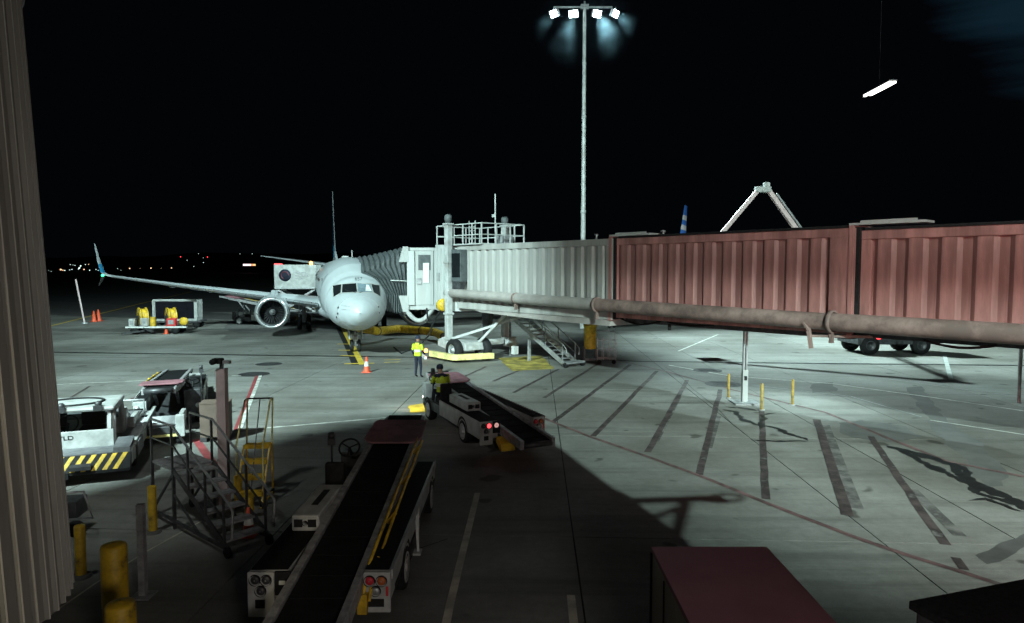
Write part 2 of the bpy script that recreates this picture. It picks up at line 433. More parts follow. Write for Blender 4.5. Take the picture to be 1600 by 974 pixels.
# soft old stains first, then line paint, then wet patches, each a few mm higher
ragged([(352, 492), (560, 497), (640, 507), (640, 521), (508, 520), (480, 519), (372, 521), (352, 514)], M['stain_soft'], 'stain', 0.25, 0.0012)
ragged([(70, 470), (215, 478), (430, 497), (352, 500), (200, 497), (70, 492)], M['stain'], 'stain', 0.3, 0.0024)
ragged([(1416, 606), (1440, 604), (1470, 650), (1530, 690), (1572, 735), (1572, 760), (1545, 762), (1500, 715), (1462, 672)], M['stain_soft'], 'stain', 0.12, 0.0012)
ragged([(1268, 600), (1300, 598), (1310, 612), (1272, 614)], M['stain_soft'], 'stain', 0.12, 0.0018)
ragged([(1524, 868), (1604, 832), (1604, 852), (1565, 878), (1540, 882)], M['stain'], 'stain', 0.03, 0.0012)
ragged([(1310, 662), (1345, 655), (1420, 668), (1440, 682), (1390, 690), (1330, 684)], M['stain_soft'], 'stain', 0.2, 0.0014)
# trench drain
paint([(-260, 546), (70, 550.5), (600, 558), (930, 562), (1000, 565), (1300, 568.5), (1600, 571.5), (1950, 576)], 0.36, M['black'], 'drain_channel', 0.005)
# hatched keep-clear zone, painted over with dark bars
for a, b2, w in (((850, 622), (937, 567), .15), ((865, 659), (985, 570), .17), ((927, 682), (1026, 580), .17), ((1012, 707), (1074, 594), .17), ((1092, 742), (1126, 609), .17),
              ((1196, 780), (1190, 640), .17), ((1324, 806), (1276, 656), .22), ((1477, 852), (1360, 682), .17), ((1507, 891), (1492, 872), .14), ((770, 596), (812, 579), .14), ((802, 614), (873, 577), .14), ((700, 600), (760, 573), .14)):
    A, B = G(*a), G(*b2)
    pts = []
    n = 14
    for i in range(n + 1):
        p = A.lerp(B, i / n); v = mnoise.noise_vector(p * 1.3)
        pts.append((p.x + v.x * 0.03, p.y + v.y * 0.03))
    paint(pts, w, M['hatch'], 'hatch_bar', 0.004, grd=False)
# soft doubled ghost beside some bars
for a, b2 in (((1023, 690), (1060, 620)), ((1340, 795), (1290, 664)), ((1500, 838), (1425, 765)), ((1106, 700), (1121, 650))):
    paint([a, b2], 0.22, M['ghost'], 'hatch_ghost', 0.0026)
def wobble(pts, w, m, name='painted_line', z=0.006):
    out_ = []
    P = [G(*p) for p in pts]
    for i in range(len(P) - 1):
        for k in range(8):
            q = P[i].lerp(P[i + 1], k / 8); v = mnoise.noise_vector(q * 0.9)
            out_.append((q.x + v.x * 0.03, q.y + v.y * 0.03))
    out_.append((P[-1].x, P[-1].y))
    paint(out_, w, m, name, z, grd=False)
wobble([(850, 654), (925, 684), (1010, 713), (1090, 743), (1200, 787), (1330, 838), (1420, 868), (1600, 926)], 0.13, M['line_maroon'])
wobble([(925, 556), (985, 568), (1045, 582), (1150, 611), (1290, 645), (1390, 686), (1480, 722)], 0.13, M['line_maroon'])
wobble([(1480, 722), (1600, 745), (1700, 765)], 0.13, M['line_maroon'])
paint([(1045, 571), (1140, 588), (1300, 600), (1460, 622), (1602, 643)], 0.10, M['line_white'], z=0.0082)
paint([(1130, 600), (1190, 604), (1330, 620), (1440, 652)], 0.06, M['line_faint'], z=0.0078)
paint([(1453, 657), (1602, 680)], 0.09, M['line_white'], z=0.0082)
paint([(1260, 575), (1602, 622)], 0.05, M['line_faint'], z=0.0078)
paint([(1060, 549), (1122, 523)], 0.12, M['line_white'], z=0.0074)
paint([(1476, 556), (1486, 594)], 0.18, M['line_faint'], z=0.0078)
# aircraft lead-in line with its stop bars, black edged
paint([(531, 512), (545, 538), (560, 570)], 0.62, M['black'], 'line_border', 0.004)
paint([(535, 512), (550, 540), (566, 570)], 0.30, M['line_yellow'], z=0.008)
for a, b2 in (((527, 538), (552, 538)), ((529, 547.5), (556, 548)), ((532, 556), (560, 557)), ((538, 569), (585, 568))):
    paint([a, b2], 0.28, M['line_yellow'], 'stop_bar', 0.0095)
for a, b2 in (((600, 563), (626, 562)), ((600, 567), (625, 566))):
    paint([a, b2], 0.14, M['line_yellow'], 'stop_mark', 0.0095)
paint([(-100, 553), (70, 512), (215, 476), (300, 456)], 0.22, M['line_yellow'], z=0.008)
paint([(-60, 608), (75, 602), (272, 593)], 0.11, M['line_white'], z=0.009)
paint([(372, 673), (480, 664), (673, 647)], 0.11, M['line_white'], z=0.009)
paint([(407, 587), (374, 673)], 0.13, M['line_white'], z=0.0094)
paint([(401, 588), (368, 673)], 0.12, M['line_red'], z=0.0084)
paint([(362, 588), (408, 586.5)], 0.1, M['line_white'], z=0.0098)
paint([(235, 596), (252, 614)], 0.22, M['line_red'], z=0.0076)
paint([(306, 687), (338, 732)], 0.20, M['line_red'], z=0.0076)
paint([(205, 624), (260, 598)], 0.09, M['line_maroon'], z=0.0076)
paint([(100, 628), (140, 604)], 0.08, M['hatch'], z=0.0076)
paint([(746, 771), (722, 868), (703, 946), (690, 1010)], 0.115, M['line_dull'], z=0.0076)
paint([(892, 931), (900, 1010)], 0.115, M['line_dull'], z=0.0076)
paint([(70, 968), (150, 912), (230, 862), (315, 815)], 0.035, M['line_dull'], z=0.0076)  # pale strip painted along the edge of a shadow
ragged([(778, 560), (846, 556), (866, 577), (800, 580)], M['line_olive'], 'yellow_pad_marking', 0.05, 0.0070)
# cracks
for pts in ([(1040, 574), (1065, 590), (1080, 606), (1122, 640), (1150, 668)], [(250, 540), (330, 528), (410, 525)], [(700, 843), (650, 860), (640, 880)]):
    wobble(pts, 0.018, M['joint'], 'crack', 0.0055)
# wet oily trails
def trail(pts, w, seed, z):
    P = [G(*p) for p in pts]; L_, R_ = [], []
    Q = []
    for i in range(len(P) - 1):
        n = max(2, int((P[i + 1] - P[i]).length / .07))
        Q += [P[i].lerp(P[i + 1], k / n) for k in range(n)]
    Q.append(P[-1]); rows = []
    for i, q in enumerate(Q):
        d = (Q[min(i + 1, len(Q) - 1)] - Q[max(i - 1, 0)]).normalized(); nrm = Vector((-d.y, d.x, 0))
        so = Vector((seed, seed * 2.3, 0))
        off = mnoise.noise(q * 1.6 + so) * .16 + mnoise.noise(q * 5 + so) * .05
        ww = w * (0.55 + 0.9 * abs(mnoise.noise(q * 2.3 + so * 3)) * 1.6 + .35 * mnoise.noise(q * 9 + so))
        ww *= min(1, i / 4 + .1, (len(Q) - 1 - i) / 4 + .1)
        ww = max(.012, ww); c = q + nrm * off
        rows.append([(c.x - nrm.x * ww / 2, c.y - nrm.y * ww / 2, z), (c.x + nrm.x * ww / 2, c.y + nrm.y * ww / 2, z)])
    b = MB(); b.grid(rows, smooth=False); b.build('wet_trail', M['wet'], apron)
trail([(1128, 640), (1150, 645), (1158, 655), (1180, 664), (1212, 668), (1236, 680), (1262, 689)], .20, 1, .0110)
trail([(1132, 636), (1160, 638), (1180, 643)], .16, 2, .0122)
trail([(1212, 646), (1192, 650), (1188, 664), (1192, 670)], .16, 3, .0134)
trail([(1172, 688), (1210, 689), (1262, 690)], .13, 4, .0146)
trail([(1388, 697), (1425, 707), (1462, 716), (1490, 728), (1512, 748), (1545, 768), (1600, 790), (1660, 815)], .30, 5, .0110)
trail([(1400, 700), (1440, 722), (1478, 738), (1510, 752), (1530, 770), (1570, 782), (1620, 806)], .22, 6, .0122)
trail([(1478, 722), (1500, 730), (1512, 745), (1524, 756)], .16, 7, .0134)
trail([(1515, 783), (1540, 780), (1575, 792), (1600, 800)], .16, 8, .0146)
for px, py, r in ((1105, 579, 0.66), (1130, 600.5, 0.72), (420, 569, 0.62), (397, 585, 0.66)):
    p = G(px, py)
    b = MB(); b.lathe([(0, 0.012), (r - 0.05, 0.012), (r - 0.04, 0.008), (r, 0.008), (r, -0.01)], (0, 0, 0), 'Z', 36, False)
    for k in range(8):
        b.box(-r * 0.6, r * 0.6, -r * 0.55 + k * r * 0.155, -r * 0.55 + k * r * 0.155 + 0.03, 0.012, 0.017)
    o = b.build('manhole_cover', M['manhole'], apron); o.location = (p.x, p.y, 0)
# ragged yellow patch by the loader
ragged([(640, 634), (668, 630), (668, 644), (640, 646)], M['line_yellow'], 'yellow_patch', 0.05, 0.0070)

# hills far off
b = MB()
rows = [[], []]
for i in range(81):
    x = -3200 + i * 80
    h = 42 + 55 * (0.5 + 0.5 * mnoise.noise(Vector((x * 0.0012, 3.3, 0)))) + 14 * mnoise.noise(Vector((x * 0.006, 1.3, 0)))
    if x > 0: h *= 0.5
    rows[0].append((x, 2900, -1)); rows[1].append((x, 3300, h))
b.grid(rows, smooth=True)
tag(b.build('hills', M['hill']), kind='structure')

# far lights: every one a small lamp bead on the far side of the field or on the hill
def far_lights():
    b = MB()
    pts = [(20, 180, 1, 0), (85, 178, .9, 0), (145, 166, 2.4, 1), (158, 170, 1.4, 1), (170, 171, 1.3, 0), (200, 168, 1.1, 0), (215, 165, 1.1, 0), (262, 155, 2.2, 0), (270, 143, 1.8, 0), (256, 162, 1.3, 0), (290, 165, 1.7, 1),
           (325, 170, 1.3, 0), (205, 135, 1, 0), (235, 140, 1, 0), (222, 137, .7, 0), (300, 135, 1, 0), (320, 133, 1, 1), (365, 165, 1, 0), (378, 171, 1, 0), (575, 159, 1.7, 1), (708, 157, 1.7, 1), (836, 156, 1.5, 1),
           (1007, 68, .7, 0), (1036, 93, .6, 0), (1036, 122, .8, 0), (935, 108, .7, 0), (976, 146, .8, 0), (1265, 68, .6, 0), (1342, 68, .7, 0), (500, 160, .7, 0), (520, 170, .6, 0), (640, 158, .5, 1), (772, 157, .5, 1), (22, 120, .7, 1), (68, 170, .6, 0)]
    for x, y, s, w in pts:
        px, py = 60 + x / 4, 380 + y / 4
        D = 1400 if py > 414 else 2850
        X = (px - 800) / F_PX * D; Z = CAM_H - (py - HORIZON) / F_PX * D
        r = 0.55 * s * D / F_PX
        b.mi = w
        b.lathe([(0.01, -r), (r * .7, -r * .7), (r, 0), (r * .7, r * .7), (0.01, r)], (X, D, Z), 'Z', 8)
    tag(b.build('distant_town_lights', [M['e_far'], M['e_warm']]), 'scattered pinprick town and airfield lights along the dark horizon', 'lights', kind='stuff')
far_lights()
for px, py, lb in ((283.7, 401.5, 'red beacon on the dark hillside, left of the two'), (325.5, 402, 'red beacon on the dark hillside, right of the two')):
    D = 2850
    X = (px - 800) / F_PX * D; Z = CAM_H - (py - HORIZON) / F_PX * D
    t = thing('hill_beacon', lb, 'beacon', (X, D, Z - 30), group='red beacons on the hill')
    MB().tube([(0, 0, -20), (0, 0, 28)], 0.3, 6).build('mast', M['dark_metal'], t)
    MB().lathe([(0.01, 27.5), (1.6, 29), (1.6, 31), (0.01, 32)], (0, 0, 0), 'Z', 8).build('lamp', M['e_red'], t)
t = thing('lit_sign', 'long low lit red and white sign far across the airfield', 'sign', ((390.5 - 800) / F_PX * 900, 900, 0))
MB().tube([(-4, 0, 0), (-4, 0, 9)], 0.2, 6).build('post', M['dark_metal'], t)
MB().tube([(4, 0, 0), (4, 0, 9)], 0.2, 6).build('post', M['dark_metal'], t)
MB().box(-8, 2, -.3, .3, 9.2, 11.4).build('sign_face', emis('sign_white_pink', (1.0, 0.75, 0.78), 2.2), t)
MB().box(2.1, 5, -.3, .3, 9.2, 11.4).build('sign_face', emis('sign_red', (1.0, 0.25, 0.12), 2.0), t)
MB().box(5.1, 8, -.3, .3, 9.2, 11.4).build('sign_face', emis('sign_amber', (0.9, 0.6, 0.25), 1.5), t)

# ------------------------------------------------------------------ terminal around the camera
t = thing('terminal_building', 'rendered terminal wall behind the viewpoint', 'building')
MB().box(-8.6, 6.51, -9, -1.9, 0, 13.3).build('wall', M['terminal'], t)
MB().box(6.52, 40, -18, -5.9, 0, 11).build('wall', M['terminal'], t)
MB().box(-8.6, 6.51, -9.1, -1.9, 13.3, 13.5).build('roof', M['dark_metal'], t)
t = thing('shade_wing', 'added unseen wing left of the viewpoint, shaped to shade the apron', 'building')  # unseen block added, its plan drawn to throw the apron shadow
fp = [(-16.5, -9), (-15.3, 2.67), (-13.9, 5.27), (-12.5, 6.22), (-10.9, 7.0), (-7.8, 7.75), (-6.9, 5.4), (-6.9, -1.7), (-8.5, -9)]
MB().prism(fp, 'Z', 0, 14.5).build('wall', M['terminal'], t)
MB().prism([(x * 1.0, y + (.03 if y > 0 else 0)) for x, y in fp], 'Z', 14.5, 14.7).build('roof', M['dark_metal'], t)
MB().prism([(-13.3, 5.6), (-12.5, 6.15), (-10.9, 6.9), (-7.1, 7.0), (-7.1, 1), (-9.5, 1), (-9.5, 4.5), (-13.0, 4.4)], 'Z', 17.2, 21.5).build('light_blocker', M['terminal'], t)  # raised block added to keep the left floodlight off the jet bridge
for x, y in ((-12.9, 5.3), (-11, 6.3), (-7.4, 1.4), (-9.2, 1.4)): MB().tube([(x, y, 14.7), (x, y, 17.2)], .12, 8).build('blocker_post', M['dark_metal'], t)  # posts added to carry the raised block

def lamp_pole(name, label, base, head, target, h0=0.0):
    t = thing(name, label, 'floodlight', (base[0], base[1], h0))
    MB().tube([(0, 0, 0), (0, 0, head[2] - h0)], [0.16, 0.08], 10).build('pole', M['grey_metal'], t)
    d = (Vector(target) - Vector(head)).normalized()
    q = d.to_track_quat('-Z', 'Y').to_matrix().to_4x4()
    q.translation = Vector(head) - Vector((base[0], base[1], h0)) - d * 0.15
    b = MB(); b.box(-.3, .3, -.25, .25, .02, .30, q); b.build('lamp_housing', M['mid_metal'], t)
    b = MB(); b.box(-.27, .27, -.22, .22, .0, .019, q); b.build('lamp_lens', M['e_flood'], t)
    return t
lamp_pole('apron_floodlight', 'floodlight on a pole beside the left terminal wing', (L1[0], L1[1] - .6), L1, (-8, 34, 0))
lamp_pole('apron_floodlight', 'floodlight standing on the terminal corner right of the viewpoint', (L3[0], L3[1] - .95), L3, (12, 35, 0), 11.0)

t = thing('wing_fill_lamp', 'added fill floodlight on the wing left of the viewpoint', 'floodlight', (L1B[0], L1B[1] - .55, L1B[2] - .1))
MB().box(-.05, .05, -.15, .38, .14, .2).build('arm', M['grey_metal'], t)
MB().box(-.2, .2, .2, .5, .02, .13).build('lamp_housing', M['mid_metal'], t)

# added unseen plate over the right floodlight: cuts its light off along the underside of the jet bridge
vz = bpy.data.objects['lamp_housing.001'].parent if 'lamp_housing.001' in bpy.data.objects else None
p1, p2 = Vector((-2.78, 35.27, 2.95)), Vector((13.0, 16.12, 2.95))
l3 = Vector(L3) + Vector((0, 0, .02))
d1, d2 = (p1 - l3).normalized(), (p2 - l3).normalized()
dl = (d1 * 1.15 - d2 * .15).normalized(); dr = (d2 * 1.6 - d1 * .6).normalized()
b = MB(); q = [l3 + dl * .25, l3 + dr * .25, l3 + dr * 1.5, l3 + dl * 1.5]
o_ = vz.location
b._add([p - o_ for p in q] + [p - o_ + Vector((0, 0, .03)) for p in q], [(0, 1, 2, 3), (7, 6, 5, 4), (0, 4, 5, 1), (1, 5, 6, 2), (2, 6, 7, 3), (3, 7, 4, 0)])
b.build('light_cut_plate', M['dark_metal'], vz)

# fluted column (rotunda skirt) at the left edge
def fluted_column():
    cx, cy, r = -4.45, 4.42, 1.2
    t = thing('fluted_column', 'tall taupe fluted column at the left edge of the view', 'column', (cx, cy, 0))
    b = MB()
    n = 66
    prof = []
    for k in range(n):
        for da, rr in ((0.0, r), (0.78, r), (0.84, r + .028), (0.95, r + .028)):
            a = 2 * math.pi * (k + da) / n
            prof.append((rr * math.cos(a), rr * math.sin(a)))
    nn = len(prof)
    lean = 0.050
    def bot(x, y): return 2.05
    rings = []
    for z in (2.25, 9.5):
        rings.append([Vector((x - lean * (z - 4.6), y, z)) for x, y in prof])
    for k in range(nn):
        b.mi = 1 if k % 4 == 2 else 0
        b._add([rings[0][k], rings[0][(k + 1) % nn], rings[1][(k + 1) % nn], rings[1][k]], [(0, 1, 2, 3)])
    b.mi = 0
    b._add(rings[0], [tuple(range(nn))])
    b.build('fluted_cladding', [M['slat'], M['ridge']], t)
    MB().lathe([(0.55, 0.0), (0.55, 2.2)], (0, 0, 0), 'Z', 24).build('column_core', M['dark_metal'], t)
    MB().lathe([(0.75, 0.0), (0.75, 0.12), (0.56, 0.14)], (0, 0, 0), 'Z', 24, False).build('base_plate', M['dark_metal'], t)
    t2 = thing('wall_lamp_housing', 'round brown unlit lamp housing high on the fluted column', 'lamp', (-3.62, 4.95, 6.58))
    b = MB(); b.lathe([(0.01, -.10), (.10, -.09), (.16, -.04), (.17, .03), (.165, .09)], (0, 0, 0), 'X', 28); b.build('dome', M['slat'], t2)
    MB().lathe([(.17, .06), (.185, .06), (.185, .10), (.17, .10)], (0, 0, 0), 'X', 28).build('rim', M['mid_metal'], t2)
fluted_column()

# ------------------------------------------------------------------ airliner
FUS = [(0.0, .03, 2.41, 2.35), (.08, .23, 2.62, 2.15), (.25, .48, 2.84, 1.93), (.55, .77, 3.05, 1.71), (1.0, 1.06, 3.24, 1.54), (1.5, 1.29, 3.42, 1.43), (1.9, 1.42, 3.60, 1.37), (2.3, 1.53, 3.90, 1.33), (2.7, 1.62, 4.20, 1.31),
       (3.2, 1.72, 4.52, 1.29), (4.0, 1.83, 4.92, 1.28), (5.0, 1.90, 5.16, 1.27), (6.5, 1.95, 5.31, 1.26), (10, 1.95, 5.38, 1.26), (28, 1.95, 5.38, 1.26), (31, 1.86, 5.38, 1.62), (34, 1.54, 5.35, 2.35), (37, 1.04, 5.28, 3.2), (39.5, .6, 5.14, 3.95), (41.2, .23, 4.95, 4.35), (41.5, .05, 4.8, 4.5)]
def fus_at(s):
    for i in range(len(FUS) - 1):
        if s <= FUS[i + 1][0]:
            a, b = FUS[i], FUS[i + 1]; k = (s - a[0]) / (b[0] - a[0])
            return [a[j] + (b[j] - a[j]) * k for j in (1, 2, 3)]
    return list(FUS[-1][1:])
def fus_ring(s, n=48, off=0.0):
    w, zt, zb = fus_at(s)
    zc = (zt + zb) / 2 + 0.0; h = (zt - zb) / 2
    pts = []
    for k in range(n):
        a = 2 * math.pi * k / n
        pts.append((s, (w + off) * math.cos(a), zc + (h + off) * math.sin(a)))
    return pts
def fus_s(t, z):
    """station where the nose surface passes through lateral t and height z"""
    lo, hi = 0.0, 8.0
    def inside(s):
        w, zt, zb = fus_at(s)
        return (t / w) ** 2 + ((z - (zt + zb) / 2) / ((zt - zb) / 2)) ** 2 < 1
    if not inside(hi): return None
    for _ in range(40):
        m = (lo + hi) / 2
        if inside(m): hi = m
        else: lo = m
    return hi
def nose_patch(b, corners, off=0.02, n=5):
    """corners: four (t, z) bottom-left, bottom-right, top-right, top-left laid on the nose"""
    rows = []
    for i in range(n + 1):
        v = i / n; row = []
        for j in range(n + 1):
            u = j / n
            t = (corners[0][0] * (1 - u) + corners[1][0] * u) * (1 - v) + (corners[3][0] * (1 - u) + corners[2][0] * u) * v
            z = (corners[0][1] * (1 - u) + corners[1][1] * u) * (1 - v) + (corners[3][1] * (1 - u) + corners[2][1] * u) * v
            s = fus_s(t, z)
            row.append((s - off, t * (1 + off * 0.4), z + off * 0.5))
        rows.append(row)
    b.grid(rows)
def text_to_mesh(txt, size, depth=0.004):
    c = bpy.data.curves.new('lettering', 'FONT'); c.body = txt; c.size = size; c.extrude = depth; c.align_x = 'CENTER'; c.align_y = 'CENTER'
    o = bpy.data.objects.new('lettering', c); col.objects.link(o)
    dg = bpy.context.evaluated_depsgraph_get(); dg.update()
    me = bpy.data.meshes.new_from_object(o.evaluated_get(dg))
    bpy.data.objects.remove(o); me.name = 'lettering'
    me.materials.clear()
    return me

def loft_wing(b, secs, n=14):
    """secs: (s_le, t, z, chord, thickness)"""
    rows = []
    for s, t, z, c, th in secs:
        r = []
        for k in range(n):
            u = 0.5 - 0.5 * math.cos(math.pi * k / (n - 1))
            r.append((s + c * u, t, z + th * c * 2.6 * math.sqrt(max(u, 0)) * (1 - u) * (0.62)))
        for k in range(n - 2, 0, -1):
            u = 0.5 - 0.5 * math.cos(math.pi * k / (n - 1))
            r.append((s + c * u, t, z - th * c * 2.6 * math.sqrt(u) * (1 - u) * 0.38))
        rows.append(r)
    b.grid(rows, closed=True)
    m = len(rows[0])
    b._add(rows[0], [tuple(range(m))]); b._add(rows[-1], [tuple(reversed(range(m)))])

def airliner(label, loc, rz, fin_kind, detail=True):
    t0 = thing('airliner', label, 'airliner', loc, rz)
    b = MB()
    b.grid([fus_ring(s) for s in sorted(set([f[0] for f in FUS] + [x * .15 for x in range(1, 30)] + [12, 16, 20, 24]))], closed=True)
    fus = b.build('fuselage', M['fuselage'], t0)
    if detail:
        Wd = [[(.035, 3.42), (.78, 3.38), (.72, 3.80), (.035, 3.85)], [(.84, 3.37), (1.20, 3.16), (1.20, 3.72), (.78, 3.80)]]
        for k, w in enumerate(Wd):
            for sg in (1, -1):
                fr = MB(); m = .045
                big = [(w[0][0] - m, w[0][1] - m), (w[1][0] + m, w[1][1] - m), (w[2][0] + m, w[2][1] + m), (w[3][0] - m, w[3][1] + m)]
                big = [(max(.012, p[0]) * sg, p[1]) for p in big]
                nose_patch(fr, big, .014)
                fr.build('window_frame', M['white'], t0)
                pn = MB(); nose_patch(pn, [(p[0] * sg, p[1]) for p in w], .026)
                pane = pn.build('cockpit_window', M['glass_lit'] if (sg == -1 and k == 0) else M['glass'], t0)
                if sg == -1 and k == 0:
                    sh = MB(); nose_patch(sh, [(-.40, 3.44), (-.75, 3.42), (-.62, 3.74), (-.50, 3.78)], .034)
                    sh.build('sun_shade', M['reflect'], pane)
                if k == 0:
                    wp = MB(); A = (.10 * sg, 3.39); B2 = (.62 * sg, 3.52)
                    pa = (fus_s(*A) - .05, A[0], A[1]); pb = (fus_s(*B2) - .05, B2[0], B2[1])
                    wp.bar(pa, pb, .022); wp.build('wiper', M['dark_metal'], t0)
        # number over the windscreen
        me = text_to_mesh('657', 0.26)
        for v in me.vertices:
            zz = 4.08 + v.co.y
            tt = -(v.co.x) - 0.12
            v.co = (fus_s(tt, zz) - .02, tt, zz)
        me.materials.append(M['dark_metal'])
        link('fleet_number', me, fus)
        # pitot probes, access marks, nose door
        for (a, z) in ((1.02, 2.65), (1.05, 2.35), (1.10, 2.15), (-1.02, 2.65), (-1.05, 2.35)):
            p = MB(); s = fus_s(a, z); p.box(s - .07, s + .02, a - .035, a + .035, z - .05, z + .05); p.build('probe', M['dark_metal'], t0)
        for (a, z) in ((.66, 2.72), (.66, 2.54)):
            p = MB(); nose_patch(p, [(a - .2, z - .012), (a + .2, z + .02), (a + .2, z + .045), (a - .2, z + .015)], .012, 3); p.build('access_mark', M['mid_metal'], t0)
        p = MB(); nose_patch(p, [(.66, 1.62), (.98, 1.72), (.94, 1.98), (.62, 1.90)], .03, 3); p.build('access_panel', M['white'], t0)
        # forward doors and cabin windows
        for sg in (1, -1):
            for s0 in (4.3, 35.2):
                rows = []
                for i in range(9):
                    a = -0.38 + 1.06 * i / 8
                    r = []
                    for s in (s0, s0 + .86):
                        w, zt, zb = fus_at(s)
                        r.append((s, sg * (w + .02) * math.cos(a), (zt + zb) / 2 + ((zt - zb) / 2 + .02) * math.sin(a)))
                    rows.append(r)
                d = MB(); d.grid(rows); door = d.build('door', M['fuselage'], t0)
                w, zt, zb = fus_at(s0 + .4)
                hb = MB(); hb.box(s0 + .22, s0 + .62, sg * (w + .01) if sg > 0 else -(w + .05), sg * (w + .05) if sg > 0 else -(w + .01), 3.02, 3.10); hb.build('handle', M['dark_metal'], door)
                gb = MB(); gz = 3.95
                gw = w * math.sqrt(1 - ((gz - (zt + zb) / 2) / ((zt - zb) / 2)) ** 2)
                gb.box(s0 + .32, s0 + .54, min(sg * (gw + .0), sg * (gw + .03)), max(sg * (gw), sg * (gw + .03)), gz - .16, gz + .16); gb.build('door_window', M['glass'], door)
        wm = MB(); wm.box(-.12, .12, -.02, .02, -.17, .17); wm = wm.mesh('window', M['glass'])
        for sg in (1, -1):
            for k in range(52):
                s = 6.6 + k * .508
                if 29.5 < s: continue
                z = 3.92
                w, zt, zb = fus_at(s); gw = w * math.sqrt(1 - ((z - (zt + zb) / 2) / ((zt - zb) / 2)) ** 2)
                o = link('window', wm, t0, loc=(s, sg * (gw + .005), z), rot=(sg * -.18, 0, 0))
        p = MB(); p.box(6.0, 6.3, -.02, .02, 5.3, 5.7); p.build('antenna', M['white'], t0)
        p = MB(); p.box(13.8, 15.4, -.22, .22, 5.28, 5.52); p.build('antenna_fairing', M['white'], t0, .05)
    b = MB(); rg = fus_ring(1.0, 48, .004); b.tube(rg + [rg[0]], .010, 4, False); b.build('radome_seam', M['mid_metal'], t0)
    # belly fairing
    b = MB()
    b.grid([[(s, w * math.cos(a), 1.75 + h * math.sin(a)) for a in [2 * math.pi * k / 24 for k in range(24)]] for s, w, h in ((13, .3, .2), (14.2, 1.75, .72), (16.5, 2.02, .86), (20, 2.02, .86), (22, 1.6, .66), (23.2, .3, .2))], closed=True)
    b.build('belly_fairing', M['fuselage'], t0)
    for sg in (1, -1):
        b = MB()
        loft_wing(b, [(14.0, 1.6 * sg, 2.10, 7.2, .12), (16.5, 5.2 * sg, 2.55, 4.8, .12), (20.2, 11.2 * sg, 3.28, 2.9, .11), (23.0, 16.6 * sg, 4.02, 1.75, .10), (23.5, 17.3 * sg, 4.16, 1.55, .09)])
        wing = b.build('wing', M['fuselage'], t0)
        b = MB()
        le = [(14.0 - .06, 1.9 * sg, 2.19), (16.5 - .06, 5.2 * sg, 2.62), (20.2 - .05, 11.2 * sg, 3.32), (23.0 - .04, 16.6 * sg, 4.04)]
        b.tube(le, [.10, .085, .06, .04], 8); b.build('slat_edge', M['chrome'], wing)
        # winglet: blade up, small strake down
        b = MB()
        rows = []
        for s, t, z, c, th in ((23.5, 17.3, 4.16, 1.5, .05), (23.9, 17.65, 4.40, 1.25, .045), (24.4, 17.95, 5.2, .9, .035), (25.0, 18.25, 6.3, .5, .025), (25.25, 18.33, 6.6, .2, .02)):
            rows.append([(s, sg * (t), z), (s + c * .4, sg * (t - th), z), (s + c, sg * t, z), (s + c * .4, sg * (t + th), z)])
        b.grid(rows, closed=True, smooth=False)
        wl_ = b.build('winglet', M['fuselage'] if detail else M['fuselage'], t0)
        b = MB()
        rows = [[(s, sg * t, z), (s + c * .4, sg * (t - .07), z), (s + c, sg * t, z), (s + c * .4, sg * (t + .07), z)] for s, t, z, c in ((23.75, 17.55, 4.30, 1.32), (24.08, 17.78, 4.72, 1.12), (24.25, 17.86, 5.0, 1.02))]
        b.grid(rows, closed=True, smooth=False); b.build('winglet_colour_band', M['teal_paint'], wl_)
        b = MB()
        rows = [[(s, sg * t, z), (s + c * .4, sg * (t - .03), z), (s + c, sg * t, z), (s + c * .4, sg * (t + .03), z)] for s, t, z, c in ((23.8, 17.5, 4.15, 1.0), (24.4, 17.95, 3.35, .45))]
        b.grid(rows, closed=True, smooth=False); b.build('winglet_strake', M['mid_metal'], wl_)
        if detail:
            b = MB(); b.lathe([(.01, -.12), (.09, -.05), (.09, .05), (.01, .12)], (23.45, sg * 17.38, 4.14), 'X', 10)
            b.build('wingtip_light', M['e_green'] if sg > 0 else M['e_red'], t0)
        for tt, ss in ((6.6, 20.4), (9.6, 21.6), (12.4, 22.6)):
            b = MB(); zc = 2.1 + (tt - 1.6) * .125
            b.lathe([(.01, -1.3), (.12, -.9), (.17, 0), (.12, .8), (.01, 1.5)], (ss, sg * tt, zc - .12), 'X', 10); b.build('flap_fairing', M['fuselage'], wing)
        # engine
        ex, ey, ez = 12.9, 4.83 * sg, 1.72
        e = MB()
        e.lathe([(.97, 0.03), (1.04, .16), (1.12, .6), (1.13, 1.3), (1.06, 2.4), (.88, 3.4), (.82, 3.5), (.80, 3.3)], (ex, ey, ez), 'X', 48)
        eng = e.build('engine_nacelle', M['fuselage'], t0)
        e = MB(); e.lathe([(1.045, .165), (1.02, .07), (.97, .0), (.90, .0), (.85, .07), (.80, .25)], (ex, ey, ez), 'X', 48); e.build('intake_lip', M['chrome'], eng)
        e = MB(); e.lathe([(.80, .25), (.775, .5), (.775, 1.1)], (ex, ey, ez), 'X', 48); e.build('intake_duct', M['dark_metal'], eng)
        e = MB(); e.lathe([(.775, 1.1), (.01, 1.12)], (ex, ey, ez), 'X', 32); e.build('fan_backing', M['black'], eng)
        bl = MB()
        for i in range(24):
            a = 2 * math.pi * i / 24
            def pt(r, da, dx): return (ex + dx, ey + r * math.cos(a + da), ez + r * math.sin(a + da))
            bl.quad(pt(.2, 0, .82), pt(.2, .2, .98), pt(.765, .19, 1.05), pt(.765, .02, .86))
        bl.build('fan_blades', M['dark_metal'], eng)
        e = MB(); e.lathe([(.01, .45), (.06, .5), (.16, .72), (.22, .95)], (ex, ey, ez), 'X', 20); e.build('spinner', M['grey_metal'], eng)
